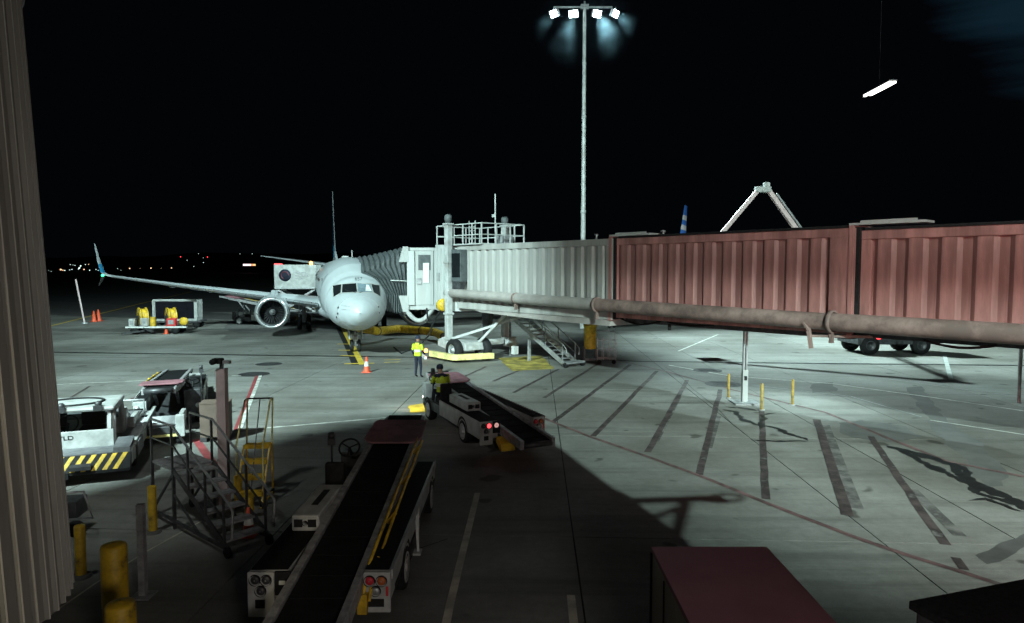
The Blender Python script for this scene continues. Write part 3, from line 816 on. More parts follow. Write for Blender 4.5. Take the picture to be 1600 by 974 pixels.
        e = MB(); e.lathe([(.60, 3.2), (.52, 4.2), (.40, 4.6), (.38, 4.5)], (ex, ey, ez), 'X', 24); e.build('exhaust_cone', M['dark_metal'], eng)
        e = MB(); e.prism([(ex + .9, ez + 1.0), (ex + 3.0, ez + 1.42), (ex + 6.0, ez + 1.3), (ex + 6.0, ez + .6), (ex + 3.4, ez + .8)], 'Y', ey - .16, ey + .16); e.build('pylon', M['fuselage'], t0, .04)
        # main gear
        gb = MB(); gb.tube([(19.8, 2.86 * sg, 2.2), (19.9, 2.86 * sg, .56)], .13, 10); gear = gb.build('main_gear_strut', M['grey_metal'], t0)
        gb = MB(); gb.bar((19.9, 2.86 * sg, 1.2), (19.9, 1.4 * sg, 1.9), .09); gb.bar((19.7, 2.86 * sg, .9), (19.2, 2.86 * sg, 1.7), .06); gb.build('side_brace', M['grey_metal'], gear)
        gb = MB(); gb.box(19.3, 20.5, 3.22 * sg - .02, 3.22 * sg + .02, 1.0, 2.1); gb.build('gear_door', M['fuselage'], gear)
        for dd in (-.33, .33):
            gb = MB(); gb.lathe([(.30, -.17), (.50, -.17), (.56, -.1), (.56, .1), (.50, .17), (.30, .17)], (19.9, 2.86 * sg + dd, .56), 'Y', 28); w = gb.build('tyre', M['black'], gear)
            gb = MB(); gb.lathe([(.31, -.12), (.12, -.16), (.01, -.16)], (19.9, 2.86 * sg + dd, .56), 'Y', 20); gb.build('wheel_hub', M['grey_metal'], gear)
            gb = MB(); gb.lathe([(.31, .12), (.12, .16), (.01, .16)], (19.9, 2.86 * sg + dd, .56), 'Y', 20); gb.build('wheel_hub', M['grey_metal'], gear)
        # stabiliser
        b = MB(); loft_wing(b, [(36.3, .5 * sg, 5.0, 3.6, .10), (39.6, 7.15 * sg, 5.95, 1.2, .09)]); b.build('stabiliser', M['fuselage'], t0)
    # nose gear
    gb = MB(); gb.tube([(4.2, 0, 1.7), (4.05, 0, .34)], .085, 10); gb.bar((4.1, 0, 1.0), (4.9, 0, 1.6), .06); ng = gb.build('nose_gear_strut', M['grey_metal'], t0)
    gb = MB(); gb.tube([(4.05, -.27, .36), (4.05, .27, .36)], .05, 8); gb.box(3.88, 3.98, -.12, .12, .62, .86); gb.build('nose_gear_axle', M['mid_metal'], ng)
    for sg in (-1, 1):
        gb = MB(); gb.lathe([(.16, -.09), (.31, -.09), (.345, -.05), (.345, .05), (.31, .09), (.16, .09)], (4.05, .2 * sg, .345), 'Y', 24); gb.build('tyre', M['black'], ng)
        gb = MB(); gb.lathe([(.17, .05 * sg), (.06, .1 * sg), (.01, .1 * sg)], (4.05, .2 * sg, .345), 'Y', 16); gb.build('wheel_hub', M['grey_metal'], ng)
        gb = MB(); gb.lathe([(.01, -.04), (.09, -.02), (.09, .02)], (3.9, .15 * sg, 1.02), 'X', 12); gb.build('taxi_lamp', M['grey_metal'], ng)
        gb = MB(); gb.box(3.3, 4.9, .36 * sg - .015, .36 * sg + .015, .78, 1.42); gb.build('nose_gear_door', M['fuselage'], ng)
    # fin
    def fin_part(z0, z1, name, m, k0=0.15):
        b = MB(); rows = []
        for z in (z0, z1):
            k = (z - 5.0) / 7.5
            s0 = 32.2 + k * 6.2; c = 6.6 - k * 4.6; th = .30 * (1 - k * .55)
            rows.append([(s0, 0, z), (s0 + c * .3, th / 2, z), (s0 + c, .01, z), (s0 + c, -.01, z), (s0 + c * .3, -th / 2, z)])
        b.grid(rows, closed=True, smooth=False); b._add(rows[1], [tuple(range(5))])
        b.build(name, m, t0)
    if fin_kind == 'navy':
        b = MB(); b.prism([(28.5, 5.25), (33.0, 6.3), (34.2, 5.2)], 'Y', -.1, .1); b.build('dorsal_fin', M['fuselage'], t0)
        fin_part(5.0, 5.75, 'fin_root', M['fuselage']); fin_part(5.75, 6.9, 'fin_colour_band', M['teal_paint']); fin_part(6.9, 12.5, 'fin', M['fin'])
        b = MB(); b.tube([(32.3 + .2, 0, 5.4), (38.35, 0, 12.5)], .05, 6); b.build('fin_leading_edge', M['grey_metal'], t0)
    else:
        z = 5.0; k = 0
        cols_ = [M['fuselage'], M['flag_blue'], M['fuselage'], M['flag_red'], M['fuselage'], M['flag_blue']]
        seq = [0, 3, 0, 1, 3, 0, 1, 0, 1, 0, 1, 1]
        hs = 7.5 / len(seq)
        for k, q in enumerate(seq):
            fin_part(5 + k * hs, 5 + (k + 1) * hs, 'fin_stripe', [M['fuselage'], M['flag_blue'], None, M['flag_red']][q])
    return t0

NX, NY, NA = -7.62, 34.6, 0.284
plane = airliner('white twin-engine airliner parked nose-on at the jet bridge', (NX, NY, 0), NA + math.pi / 2, 'navy')
plane2 = airliner('distant parked airliner whose blue, white and red striped tail shows above the jet bridge', (0, 0, 0), 0, 'flag', False)
plane2.rotation_euler.z = R(67)
_fx = Vector((37.5, 0, 0)); _fx.rotate(plane2.rotation_euler)
plane2.location = (20.9 - _fx.x, 85 - _fx.y, 0)

_tp = Vector((20.9, 85, 0))
spot('tail_fill_light', (27, 76, 6.2), (20.9, 85.5, 10), 3600, (0.9, 1.0, 1.0), 60, 0.6, 0.1)  # lamp without a fixture, added to brighten the striped tail

# ------------------------------------------------------------------ jet bridge (local x runs from the cab towards the terminal, local y away from the camera)
BR = thing('jet_bridge', 'long telescoping jet bridge, white at the aircraft end and tinted rose by painted-in red light towards the terminal', 'jet bridge', (-2.78, 35.27, 0), math.atan2(-.771, .636))
def panel_mesh(p, z0, z1, m, d=0.085):
    b = MB()
    prof = [(0, d), (.07 * p, d), (.22 * p, 0), (.66 * p, 0), (.80 * p, d), (p, d)]
    b.grid([[(x, y, z0) for x, y in prof], [(x, y, z1) for x, y in prof]], smooth=False)
    b.quad((.22 * p, 0, z1), (.66 * p, 0, z1), (.80 * p, d, z1), (.07 * p, d, z1))
    b.quad((.22 * p, 0, z0), (.66 * p, 0, z0), (.80 * p, d, z0), (.07 * p, d, z0))
    return b.mesh('corrugated_panel', m)
def tunnel(x0, x1, y0, y1, z0, z1, p, m, name, lead=0.25, tail=0.25):
    b = MB()
    b.box(x0, x1, y0 + .10, y1 - .10, z0, z1 - .05)                       # inner body
    b.box(x0, x1, y0 - .02, y1 + .02, z1 - .26, z1)                       # roof fascia
    b.box(x0, x1, y0 - .02, y1 + .02, z0, z0 + .32)                       # bottom sill
    b.box(x0, x0 + lead, y0 - .005, y1 + .005, z0 + .32, z1 - .26)
    b.box(x1 - tail, x1, y0 - .005, y1 + .005, z0 + .32, z1 - .26)
    s = b.build(name, m, BR, .012)
    pm = panel_mesh(p, z0 + .32, z1 - .26, m)
    n = int(round((x1 - x0 - lead - tail) / p)); pp = (x1 - x0 - lead - tail) / n
    for k in range(n):
        o = link('corrugated_panel', pm, s, loc=(x0 + lead + k * pp, y0 + .012, 0)); o.scale.x = pp / p
        o = link('corrugated_panel', pm, s, loc=(x0 + lead + (k + 1) * pp, y1 - .012, 0), rot=(0, 0, math.pi)); o.scale.x = pp / p
    return s
sc = tunnel(0.0, 10.55, 0, 2.7, 2.62, 5.80, .60, M['bridge_pale'], 'outer_tunnel', .1, .35)
sb = tunnel(10.56, 19.8, .15, 2.55, 2.70, 5.80, .735, M['bridge_rose_lit'], 'middle_tunnel', .1, .75)
sa = tunnel(19.82, 31.0, .32, 2.38, 2.78, 5.72, .80, M['bridge_rose_lit'], 'inner_tunnel', .35, .2)
# end collars and black seals
for x, y0, y1, z1, m in ((10.44, -.03, 2.73, 5.88, 'bridge_rose_lit'), (19.70, .11, 2.59, 5.87, 'bridge_rose_lit')):
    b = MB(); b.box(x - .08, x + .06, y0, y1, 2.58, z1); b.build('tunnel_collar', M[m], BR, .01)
    b = MB(); b.box(x + .061, x + .20, y0 + .07, y1 - .07, 2.64, z1 - .05); b.build('weather_seal', M['black'], BR)
    b = MB(); b.box(x - .1, x + 1.9, y0 + .05, y0 + .75, z1 + .005, z1 + .07); b.bar((x + .2, y0 + .1, z1 + .10), (x + 1.7, y0 + .1, z1 + .10), .06); b.build('cable_tray', M['bridge_white'], BR)
# black roof edging on the inner tunnels
for x0, x1, y, z in ((10.75, 19.6, .10, 5.80), (20.0, 31.0, .27, 5.72)):
    b = MB(); b.box(x0, x1, y, y + .12, z + .002, z + .08); b.build('roof_edging', M['black'], BR)
for x in (9.2, 12.6, 24.6, 27.3):
    b = MB(); b.tube([(x, .5, 5.8), (x, .5, 5.98)], .05, 8); b.lathe([(.09, 5.98), (.09, 6.04), (.01, 6.07)], (x, .5, 0), 'Z', 10); b.build('roof_vent', M['grey_metal'], BR)
# long duct along the near side with clamps
b = MB()
b.tube([(-.6, -.30, 3.42), (-.45, -.30, 3.40), (10.0, -.30, 3.20)], [.17, .22, .24], 18); b.build('air_duct', M['duct'], BR)
b = MB(); b.tube([(10.0, -.30, 3.20), (19.3, -.22, 3.06)], .25, 18); b.build('air_duct', M['duct_rose_lit'], BR)
b = MB(); b.tube([(19.3, -.22, 3.06), (30.5, -.12, 2.98)], .26, 18); b.build('air_duct', M['duct_rose_lit'], BR)
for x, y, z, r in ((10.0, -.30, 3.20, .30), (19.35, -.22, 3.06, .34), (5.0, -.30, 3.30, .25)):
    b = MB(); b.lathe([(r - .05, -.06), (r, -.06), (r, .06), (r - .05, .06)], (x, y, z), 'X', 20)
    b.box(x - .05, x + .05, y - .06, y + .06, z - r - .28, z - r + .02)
    b.build('duct_clamp', M['duct_rose_lit'], BR)
b = MB(); b.bar((18.75, -.42, 2.85), (18.85, -.42, 2.25), .10); b.bar((18.8, -.42, 2.62), (20.3, .3, 2.66), .07); b.bar((18.62, -.45, 3.02), (18.78, -.45, 2.8), .13, .06); b.build('duct_bracket', M['duct_rose_lit'], BR)
# sloping belly under the outer tunnel, beams and cable loops
b = MB(); b.prism([(1.4, 2.61), (10.4, 2.61), (10.4, 2.36), (7.0, 2.36), (1.9, 2.50)], 'Y', .02, 2.6); b.build('underframe', M['duct'], BR)
b = MB(); b.box(10.8, 19.6, .5, 2.2, 2.52, 2.69); b.box(20.1, 31, .6, 2.1, 2.60, 2.77); b.build('underframe', M['dark_metal'], BR)
def sag(x0, x1, y, z, d, n=10): return [(x0 + (x1 - x0) * i / n, y, z - d * math.sin(math.pi * i / n)) for i in range(n + 1)]
for x0, x1, d in ((10.6, 12.6, .18), (12.9, 14.9, .10), (21.6, 23.3, .13), (24.6, 27.4, .18)):
    MB().tube(sag(x0, x1, .42, 2.66, d), .035, 8).build('cable_loop', M['black'], BR)
b = MB(); b.tube([(13.1, .30, 2.6), (13.1, .30, 2.36)], .06, 8); b.build('cable_hanger', M['black'], BR)

# rotunda between tunnel and cab, and the cab itself
b = MB(); b.lathe([(1.52, 2.45), (1.52, 5.86)], (-1.15, 1.25, 0), 'Z', 40); b._add([(-1.15 + 1.52 * math.cos(2 * math.pi * k / 40), 1.25 + 1.52 * math.sin(2 * math.pi * k / 40), 5.86) for k in range(40)], [tuple(range(40))])
b._add([(-1.15 + 1.52 * math.cos(2 * math.pi * k / 40), 1.25 + 1.52 * math.sin(2 * math.pi * k / 40), 2.45) for k in range(40)], [tuple(range(40))])
rot_ = b.build('cab_rotunda', M['bridge_white'], BR)
for k in range(11):
    a = math.pi + .25 + k * .17
    b = MB(); b.box(-.035, .035, -.02, .02, 2.6, 5.7); b.build('curtain_slat', M['bridge_white'], rot_, loc=(-1.15 + 1.535 * math.cos(a), 1.25 + 1.535 * math.sin(a), 0), rot=(0, 0, a + math.pi / 2))
# world-space helper for the bridge frame
MI = (Matrix.Translation((-2.78, 35.27, 0)) @ Matrix.Rotation(math.atan2(-.771, .636), 4, 'Z')).inverted()
def W(x, y, z): return tuple(MI @ Vector((x, y, z)))
ax = Vector((-math.sin(NA), math.cos(NA), 0)); sd = Vector((-math.cos(NA), -math.sin(NA), 0))    # aircraft aft and starboard
def A(s, t, z): p = Vector((NX, NY, 0)) + ax * s + sd * t; return Vector((p.x, p.y, z))
# cab: floor plan in aircraft coordinates (its face is parallel to the fuselage)
n0, n1 = A(3.15, -2.80, 0), A(6.35, -2.80, 0)      # face, near and far end
r0, r1 = A(2.75, -5.35, 0), A(6.6, -5.6, 0)
b = MB()
fl = [n0, r0, r1, n1]
def prism_w(b, pts, z0, z1):
    n = len(pts)
    vs_ = [W(p.x, p.y, z0) for p in pts] + [W(p.x, p.y, z1) for p in pts]
    b._add(vs_, [tuple(reversed(range(n))), tuple(range(n, 2 * n))] + [(i, (i + 1) % n, n + (i + 1) % n, n + i) for i in range(n)])
prism_w(b, fl, 5.62, 5.80)
b.build('cab_roof', M['bridge_white'], BR, .02)
b = MB(); prism_w(b, fl, 2.35, 2.62)
cab_b = b.build('cab_floor', M['bridge_white'], BR, .02)
def wall(p, q, z0, z1, th, m, name, parent=BR, off=0.0):
    p, q = Vector((p.x, p.y, 0)), Vector((q.x, q.y, 0)); d = (q - p).normalized(); nn = Vector((d.y, -d.x, 0))
    b = MB(); pts = [p + nn * off, q + nn * off, q + nn * (off + th), p + nn * (off + th)]; prism_w(b, pts, z0, z1)
    return b.build(name, m, parent, .008)
for (u0, u1, o_, nm) in ((0, .16, .10, 'cab_corner_post'), (.17, .56, .0, 'cab_door'), (.57, .70, .09, 'cab_rib'), (.71, .86, .02, 'cab_panel'), (.87, .97, .08, 'cab_rib')):
    w_ = wall(n0.lerp(r0, u0), n0.lerp(r0, u1), 2.62, 5.61, .05, M['bridge_white'], nm, off=o_)
    if nm == 'cab_door':
        wall(n0.lerp(r0, .24), n0.lerp(r0, .50), 4.55, 5.40, .02, M['bellows'], 'door_mesh', w_, off=.055)
        wall(n0.lerp(r0, .34), n0.lerp(r0, .47), 3.85, 4.95, .03, M['reflect'], 'door_window', w_, off=.085)
        wall(n0.lerp(r0, .20), n0.lerp(r0, .31), 3.75, 4.10, .03, M['mid_metal'], 'door_lock', w_, off=.078)
wall(r1, n1, 2.62, 5.61, .06, M['bridge_white'], 'cab_side')
# control panel lettering block "11"
for k in (0, .25):
    b = MB(); q = r0 + Vector((.75 + k * .5, -.9, 0)); b.box(-.03, .03, -.02, .02, -.22, .22)
    b.build('vent_slot', M['mid_metal'], rot_, loc=(-1.15 + 1.545 * math.cos(-1.75 + k * .5), 1.25 + 1.545 * math.sin(-1.75 + k * .5), 4.2), rot=(0, 0, -1.75 + k * .5 + math.pi / 2))
# bellows: pleats fanning from the cab face to the fuselage
def hoop(k):
    """k 0 at the cab face, 1 at the fuselage skin: an outline of points from near bottom over the roof to far bottom"""
    pts = []
    s0, s1 = 3.2 - k * .25, 6.3 - k * .1
    t_cab = -2.77
    prof = [(s0, 2.36), (s0, 3.2), (s0, 4.1), (s0, 5.0), (s0, 5.55), (s0 + .35, 5.75), ((s0 + s1) / 2, 5.80), (s1 - .3, 5.72), (s1, 5.4), (s1, 4.2), (s1, 2.4)]
    for s, z in prof:
        w, zt, zb = fus_at(max(s, 3))
        zz = min(z, zt + .02)
        q = 1 - ((min(max(zz, zb + .02), zt - .02) - (zt + zb) / 2) / ((zt - zb) / 2)) ** 2
        tt = -w * math.sqrt(max(q, .02)) - .03
        zk = z + (zz - z) * k - (.12 * math.sin(k * math.pi) if z < 3 else 0)
        pts.append((s, t_cab + (tt - t_cab) * k, zk))
    return pts
b = MB()
NP = 9
rows = []
for i in range(2 * NP + 1):
    k = i / (2 * NP)
    pr = hoop(k)
    bulge = .10 if i % 2 else -.06
    c = Vector((4.7, 0, 4.0))
    row = []
    for s, t, z in pr:
        d = Vector((s - c.x, 0, z - c.z)).normalized() * bulge
        row.append(W(*A(s + d.x, t, z + d.z)))
    rows.append(row)
for i in range(0, 2 * NP, 2):
    b = MB(); b.grid(rows[i:i + 3], smooth=False); b.build('bellows_pleat', M['bellows'], BR)
b = MB()
lw = [W(*A(3.02 - .2 * k, -2.77 + k * 1.2, 3.95 + .06 * k)) for k in (0, .25, .5, .75)]
b.tube(lw, .025, 6); b.build('bellows_rope', M['reflect'], BR)
# white cheek plates where bellows meet the cab
for z0, z1, s0_, s1_ in ((5.0, 5.85, .95, .45), (2.25, 3.15, .5, 1.0)):
    b = MB()
    p = [A(3.02, -2.85, 0), A(2.98, -2.75 + s0_ * .45, 0), A(2.98, -2.75 + s1_ * .45, 0)]
    vs_ = []
    for off in (0, .05):
        o_ = -ax * off
        vs_ += [W(p[0].x + o_.x, p[0].y + o_.y, z0), W(p[1].x + o_.x, p[1].y + o_.y, z0), W(p[2].x + o_.x, p[2].y + o_.y, z1), W(p[0].x + o_.x, p[0].y + o_.y, z1)]
    b._add(vs_, [(0, 1, 2, 3), (7, 6, 5, 4), (0, 4, 5, 1), (1, 5, 6, 2), (2, 6, 7, 3), (3, 7, 4, 0)])
    b.build('cheek_plate', M['bridge_white'], BR)
b = MB(); pts = [W(*A(3.4, -2.4 - 1.6 * math.sin(a), 1.95 + .55 * math.cos(a) * -1 + .3)) for a in [math.pi * i / 10 for i in range(11)]]
b = MB(); pts = [W(*A(3.1, -2.7 - 1.5 * i / 10, 2.35 - .62 * math.sin(math.pi * i / 10))) for i in range(11)]; b.tube(pts, .13, 10); b.build('cab_hoop', M['bridge_white'], BR)
b = MB(); b.lathe([(.01, -.2), (.5, -.2), (.5, .1), (.01, .1)], W(*A(4.6, -4.3, 2.15)), 'Z', 24); b.build('cab_underside', M['dark_metal'], BR)

# control cabinet (dark glass) on the near face
b = MB(); b.box(-.35, .02, -.20, -.02, 4.05, 5.62); b.build('cabinet', M['dark_metal'], BR, .02)
b = MB(); b.box(.08, .86, -.42, .0, 3.98, 5.58); cb = b.build('operator_booth', M['bellows'], BR, .02)
b = MB(); b.box(.12, .82, -.43, -.421, 4.2, 5.4); b.build('booth_glass', M['glass'], cb)
b = MB(); b.box(-.28, -.06, -.215, -.201, 4.5, 5.4); b.build('cabinet_glass', M['glass'], cb)
b = MB(); b.box(-.2, -.12, -.23, -.216, 4.9, 5.1); b.box(-.2, -.12, -.23, -.216, 4.45, 4.55); b.build('cabinet_label', M['reflect'], cb)
b = MB(); b.prism([(.1, 3.97), (.84, 3.97), (.62, 3.45), (.2, 3.45)], 'Y', -.36, -.05); b.build('booth_hopper', M['dark_metal'], BR)

# lift columns with lamps on top
def column_(x, y, ztop, nm='lift_column'):
    b = MB(); b.box(x - .15, x + .15, y - .15, y + .15, .75, ztop); c = b.build(nm, M['white'], BR, .02)
    b = MB(); b.box(x - .20, x + .20, y - .20, y + .20, ztop, ztop + .08); b.build('column_cap', M['white'], c)
    b = MB(); b.lathe([(.12, 0), (.19, .12), (.19, .34), (.10, .42), (.01, .42)], (x, y, ztop + .1), 'Z', 14); b.build('lamp_housing', M['bellows'], c)
    return c
column_(-.25, -.38, 6.85); column_(.30, 2.86, 6.85)
for z in (2.3, 1.0, 4.9):
    b = MB(); b.box(-.45, -.05, -.58, -.18, z, z + .09); b.build('column_bracket', M['white'], BR)
b = MB(); b.tube([(1.6, 1.2, 5.8), (1.6, 1.2, 8.35)], .035, 8); b.box(1.35, 1.6, 1.18, 1.22, 7.2, 7.35); b.build('antenna_mast', M['white'], BR)
# roof railing
rail = [(-1.7, -.1), (2.05, -.0), (2.05, 2.7), (-1.7, 2.7), (-1.7, -.1)]
for z in (6.3, 6.85):
    b = MB()
    for i in range(4): b.bar((*rail[i], z), (*rail[i + 1], z), .05)
    b.build('roof_railing', M['white'], BR)
for i in range(4):
    a_, c_ = Vector(rail[i]), Vector(rail[i + 1]); n = 5 if i % 2 == 0 else 3
    for k in range(n):
        p = a_.lerp(c_, k / n); b = MB(); b.box(p.x - .028, p.x + .028, p.y - .028, p.y + .028, 5.8, 6.85); b.build('railing_post', M['white'], BR)
b = MB(); b.box(-1.8, 2.15, -.15, 2.8, 5.81, 5.87); b.build('roof_platform', M['bridge_white'], BR)
b = MB()
for k in range(5): b.bar((.9 + k * .0, .1, 5.9 + k * .2), (1.4, .1, 5.9 + k * .2), .03)
b.bar((.9, .1, 5.87), (.9, .1, 7.0), .035); b.bar((1.4, .1, 5.87), (1.4, .1, 7.0), .035); b.build('roof_ladder', M['white'], BR)
b = MB(); b.box(1.1, 1.8, 1.6, 2.2, 5.88, 6.3); b.build('roof_unit', M['grey_metal'], BR, .03)

# drive bogie on two big wheels
b = MB(); b.prism([(-1.3, .95), (-.75, 1.12), (1.1, .95), (1.2, .55), (-.3, .45), (-1.35, .62)], 'Y', -.35, 1.2); b.build('bogie_frame', M['white'], BR, .03)
b = MB(); b.bar((-.3, -.38, 1.0), (3.6, 2.2, 2.5), .12); b.bar((1.0, .6, .9), (2.6, 1.2, 2.5), .12); b.bar((.4, 2.6, .8), (.1, -.2, .8), .28); b.bar((.55, 3.0, 1.0), (.55, 3.0, .5), .5); b.build('bogie_brace', M['white'], BR)
for (x, y) in ((.5, -.55), (.9, .95)):
    b = MB(); b.lathe([(.30, -.2), (.50, -.2), (.56, -.12), (.56, .12), (.50, .2), (.30, .2)], (x, y, .56), 'Y', 32); w = b.build('bogie_wheel', M['black'], BR)
    b = MB(); b.lathe([(.31, -.16), (.24, -.10), (.12, -.10), (.10, -.2), (.01, -.2)], (x, y, .56), 'Y', 24); b.build('wheel_rim', M['grey_metal'], w)
b = MB(); b.prism([(-.9, -1.15), (1.1, -1.15), (1.35, -.95), (1.9, .9), (1.65, .95), (1.05, -.86), (-.85, -.86), (-1.15, -1.0)], 'Z', .14, .42); b.build('safety_bumper', M['pale_yellow'], BR, .02)
b = MB(); b.lathe([(.01, 0), (.09, .0), (.09, .14), (.01, .2)], (-1.45, -1.0, .3), 'Z', 12); b.build('warning_lamp', M['e_amber'], BR)
b = MB(); b.bar((-2.6, -.6, .06), (-1.0, -1.3, .06), .12); b.build('tow_bar', M['reflect'], BR)
# yellow hose reel beneath the rotunda and a drooping cable
b = MB(); b.lathe([(.01, -.22), (.30, -.22), (.33, -.1), (.33, .1), (.30, .22), (.01, .22)], (-.85, -.30, 2.75), 'X', 20); b.build('hose_reel', M['yellow'], BR)
b = MB(); b.tube([(-.9, -.4, 2.5), (-1.5, -.5, 1.9), (-1.7, -.6, 1.2), (-2.3, -.9, .5), (-3.6, -1.2, .06), (-6.5, .0, .05)], .04, 8); b.build('power_cable', M['black'], BR)
b = MB(); b.tube([(-2.6, -.2, 2.5), (-2.2, -.4, 2.0), (-1.7, -.4, 1.9), (-1.1, -.3, 2.4)], .05, 8); b.build('cable_loop', M['black'], BR)
b = MB(); b.prism([(-.1, 2.55), (.55, 2.55), (.45, 1.7), (.15, 1.1), (.05, 1.1)], 'Y', 1.6, 1.9); b.build('hanging_bag', M['dark_metal'], BR)

# support post under the middle tunnel
def support_post():
    t = thing('support_post', 'square white post with a thin steel stem standing under the middle of the jet bridge', 'post', (8.0, 23.6, 0))
    b = MB(); b.box(-.42, .42, -.42, .42, 0, .05); b.build('base_plate', M['grey_metal'], t)
    b = MB(); b.box(-.09, .09, -.09, .09, .05, 1.15); b.build('post_box', M['bridge_white'], t, .01)
    b = MB(); b.box(-.05, .05, -.105, -.092, .8, .95); b.build('socket', M['black'], t)
    b = MB(); b.box(-.075, -.02, -.05, .05, 1.15, 2.52); b.box(.02, .075, -.05, .05, 1.15, 2.52); b.build('stem', M['grey_metal'], t)
support_post()
b0 = None
for px, py, lb in ((1138, 622, 'thin yellow bollard, left of the three around the jet bridge post'), (1190, 641, 'thin yellow bollard standing right in front of the jet bridge post'), (1238, 633, 'thin yellow bollard, right of the three around the jet bridge post')):
    p = G(px, py)
    if b0 is None:
        b0 = thing('bollard', lb, 'bollard', (p.x, p.y, 0), group='thin yellow bollards around the jet bridge post')
        b = MB(); b.lathe([(.045, 0), (.045, .84), (.035, .87), (.01, .88)], (0, 0, 0), 'Z', 14); b.build('pipe', M['bollard_dull'], b0)
        b = MB(); b.lathe([(.10, 0), (.10, .02), (.066, .025)], (0, 0, 0), 'Z', 14); b.build('collar', M['mid_metal'], b0)
    else: copy_tree(b0, loc=(p.x, p.y, 0), label=lb)

# lamp on the far side of the bridge roof lighting the post
t = thing('bridge_floodlight', 'small floodlight fixed on the far side of the jet bridge', 'floodlight', (L2[0], L2[1], 0))
d = (Vector((7.0, 23.7, 0)) - Vector(L2)).normalized(); q = d.to_track_quat('-Z', 'Y').to_matrix().to_4x4(); q.translation = Vector((0, 0, L2[2])) - d * .12
MB().tube([(.25, 0, 0), (.25, 0, L2[2] + .05)], .06, 8).build('pole', M['grey_metal'], t)
MB().box(-.16, .16, -.12, .12, .02, .16, q).build('lamp_housing', M['mid_metal'], t)
MB().box(-.14, .14, -.1, .1, .0, .019, q).build('lamp_lens', M['e_flood'], t)

# service stairs
def service_stairs():
    t = thing('service_stairs', 'galvanised service stairs leading from the jet bridge down to the apron', 'stairs', (-.38, 36.45, 0), math.atan2(-.771, .636))
    n = 16; L_ = 5.0; H_ = 2.75
    for y in (-.42, .42):
        MB().bar((0, y, H_), (L_, y, .12), .05, .22).build('stringer', M['grey_metal'], t)
        b = MB()
        b.bar((0, y, H_ + .95), (L_ - .1, y, 1.05), .045); b.bar((0, y, H_ + .5), (L_ - .1, y, .6), .03); b.tube([(L_ - .1, y, 1.05), (L_ + .12, y, .85), (L_ + .1, y, .55)], .025, 8)
        for k in range(5):
            x = .1 + k * (L_ - .25) / 4; z = H_ - x * (H_ - .12) / L_
            b.bar((x, y, z), (x, y, z + .93), .04)
        b.build('handrail', M['grey_metal'], t)
    tm = MB().box(-.13, .13, -.39, .39, -.02, .02).mesh('tread', M['grey_metal'])
    for k in range(n):
        f = (k + .5) / n; link('tread', tm, t, loc=(L_ * f, 0, H_ - (H_ - .1) * f))
    b = MB(); b.box(L_ - .1, L_ + .35, -.6, .6, .18, .26); b.build('foot_frame', M['grey_metal'], t)
    for y in (-.55, .55):
        b = MB(); b.lathe([(.01, -.05), (.13, -.05), (.13, .05), (.01, .05)], (L_ + .2, y, .13), 'Y', 16); b.build('caster', M['black'], t)
    b = MB(); b.box(-1.3, 0, -.5, .5, H_ - .06, H_); b.build('landing', M['grey_metal'], t)
    b = MB(); b.bar((-.1, .45, 0), (-.1, .45, H_), .09); b.bar((2.2, -.2, 0), (2.2, -.2, 1.15), .12); b.build('stair_leg', M['grey_metal'], t)
    b = MB(); b.box(1.7, 1.95, -.95, -.7, .35, .75); b.build('stair_box', M['bridge_white'], t)
service_stairs()
# yellow hose drum and wire cage behind the stairs foot
p = G(905, 552)
t = thing('hose_drum', 'upright yellow hose drum beside the foot of the service stairs', 'hose drum', (3.85, 33.9, 0))
MB().lathe([(.30, .7), (.30, 1.75), (.34, 1.78), (.34, 1.9), (.01, 1.9)], (0, 0, 0), 'Z', 20).build('drum', M['yellow'], t)
MB().lathe([(.12, 1.905), (.12, 1.95), (.01, 1.95)], (0, -.05, 0), 'Z', 12).build('hub', M['black'], t)
b = MB(); b.box(-.35, .35, -.3, .3, .15, .25)
for sx in (-.3, .3):
    for sy in (-.25, .25): b.bar((sx, sy, 0), (sx, sy, .8), .05)
b.build('stand', M['dark_metal'], t)
t = thing('wire_cage', 'small galvanised wire cage trolley beside the yellow hose drum', 'trolley', (4.6, 33.7, 0))
b = MB()
for z in (.25, .7, 1.15, 1.6):
    for a_, c_ in (((-.45, -.3), (.45, -.3)), ((.45, -.3), (.45, .3)), ((.45, .3), (-.45, .3)), ((-.45, .3), (-.45, -.3))): b.bar((*a_, z), (*c_, z), .025)
for x in (-.45, -.15, .15, .45):
    for y in (-.3, .3): b.bar((x, y, .2), (x, y, 1.7 if x > 0 else 1.3), .025)
b.build('cage', M['grey_metal'], t)
for x in (-.35, .35):
    MB().lathe([(.01, -.03), (.1, -.03), (.1, .03), (.01, .03)], (x, -.25, .1), 'Y', 12).build('wheel', M['black'], t)

# yellow conditioned-air hose on the apron
t = thing('air_hose', 'thick yellow segmented air hose lying from the airliner towards the jet bridge wheels', 'hose', (0, 0, 0))
pts = [A(6.0, .3, 1.35), A(8.2, -1.6, .75), Vector((-7.6, 46.2, .62)), Vector((-6.0, 45.6, .55)), Vector((-5.0, 44.9, .5)), Vector((-4.2, 42.8, .4)), Vector((-3.6, 40.2, .3)), Vector((-3.0, 38.4, .3))]
for i in range(len(pts) - 1):
    m = [M['yellow'], M['yellow'], M['yellow'], M['yellow'], M['yellow'], M['brown_box'], M['brown_box']][i]
    b = MB(); n = 8
    pp = [pts[i].lerp(pts[i + 1], k / n) for k in range(n + 1)]
    b.tube(pp, [.26 + (.012 if k % 2 else 0) for k in range(n + 1)], 12); b.build('hose_segment', m, t)
    if i: MB().tube([pts[i] - (pts[i + 1] - pts[i]).normalized() * .05, pts[i] + (pts[i + 1] - pts[i]).normalized() * .05], .285, 12).build('hose_clamp', M['dark_metal'], t)

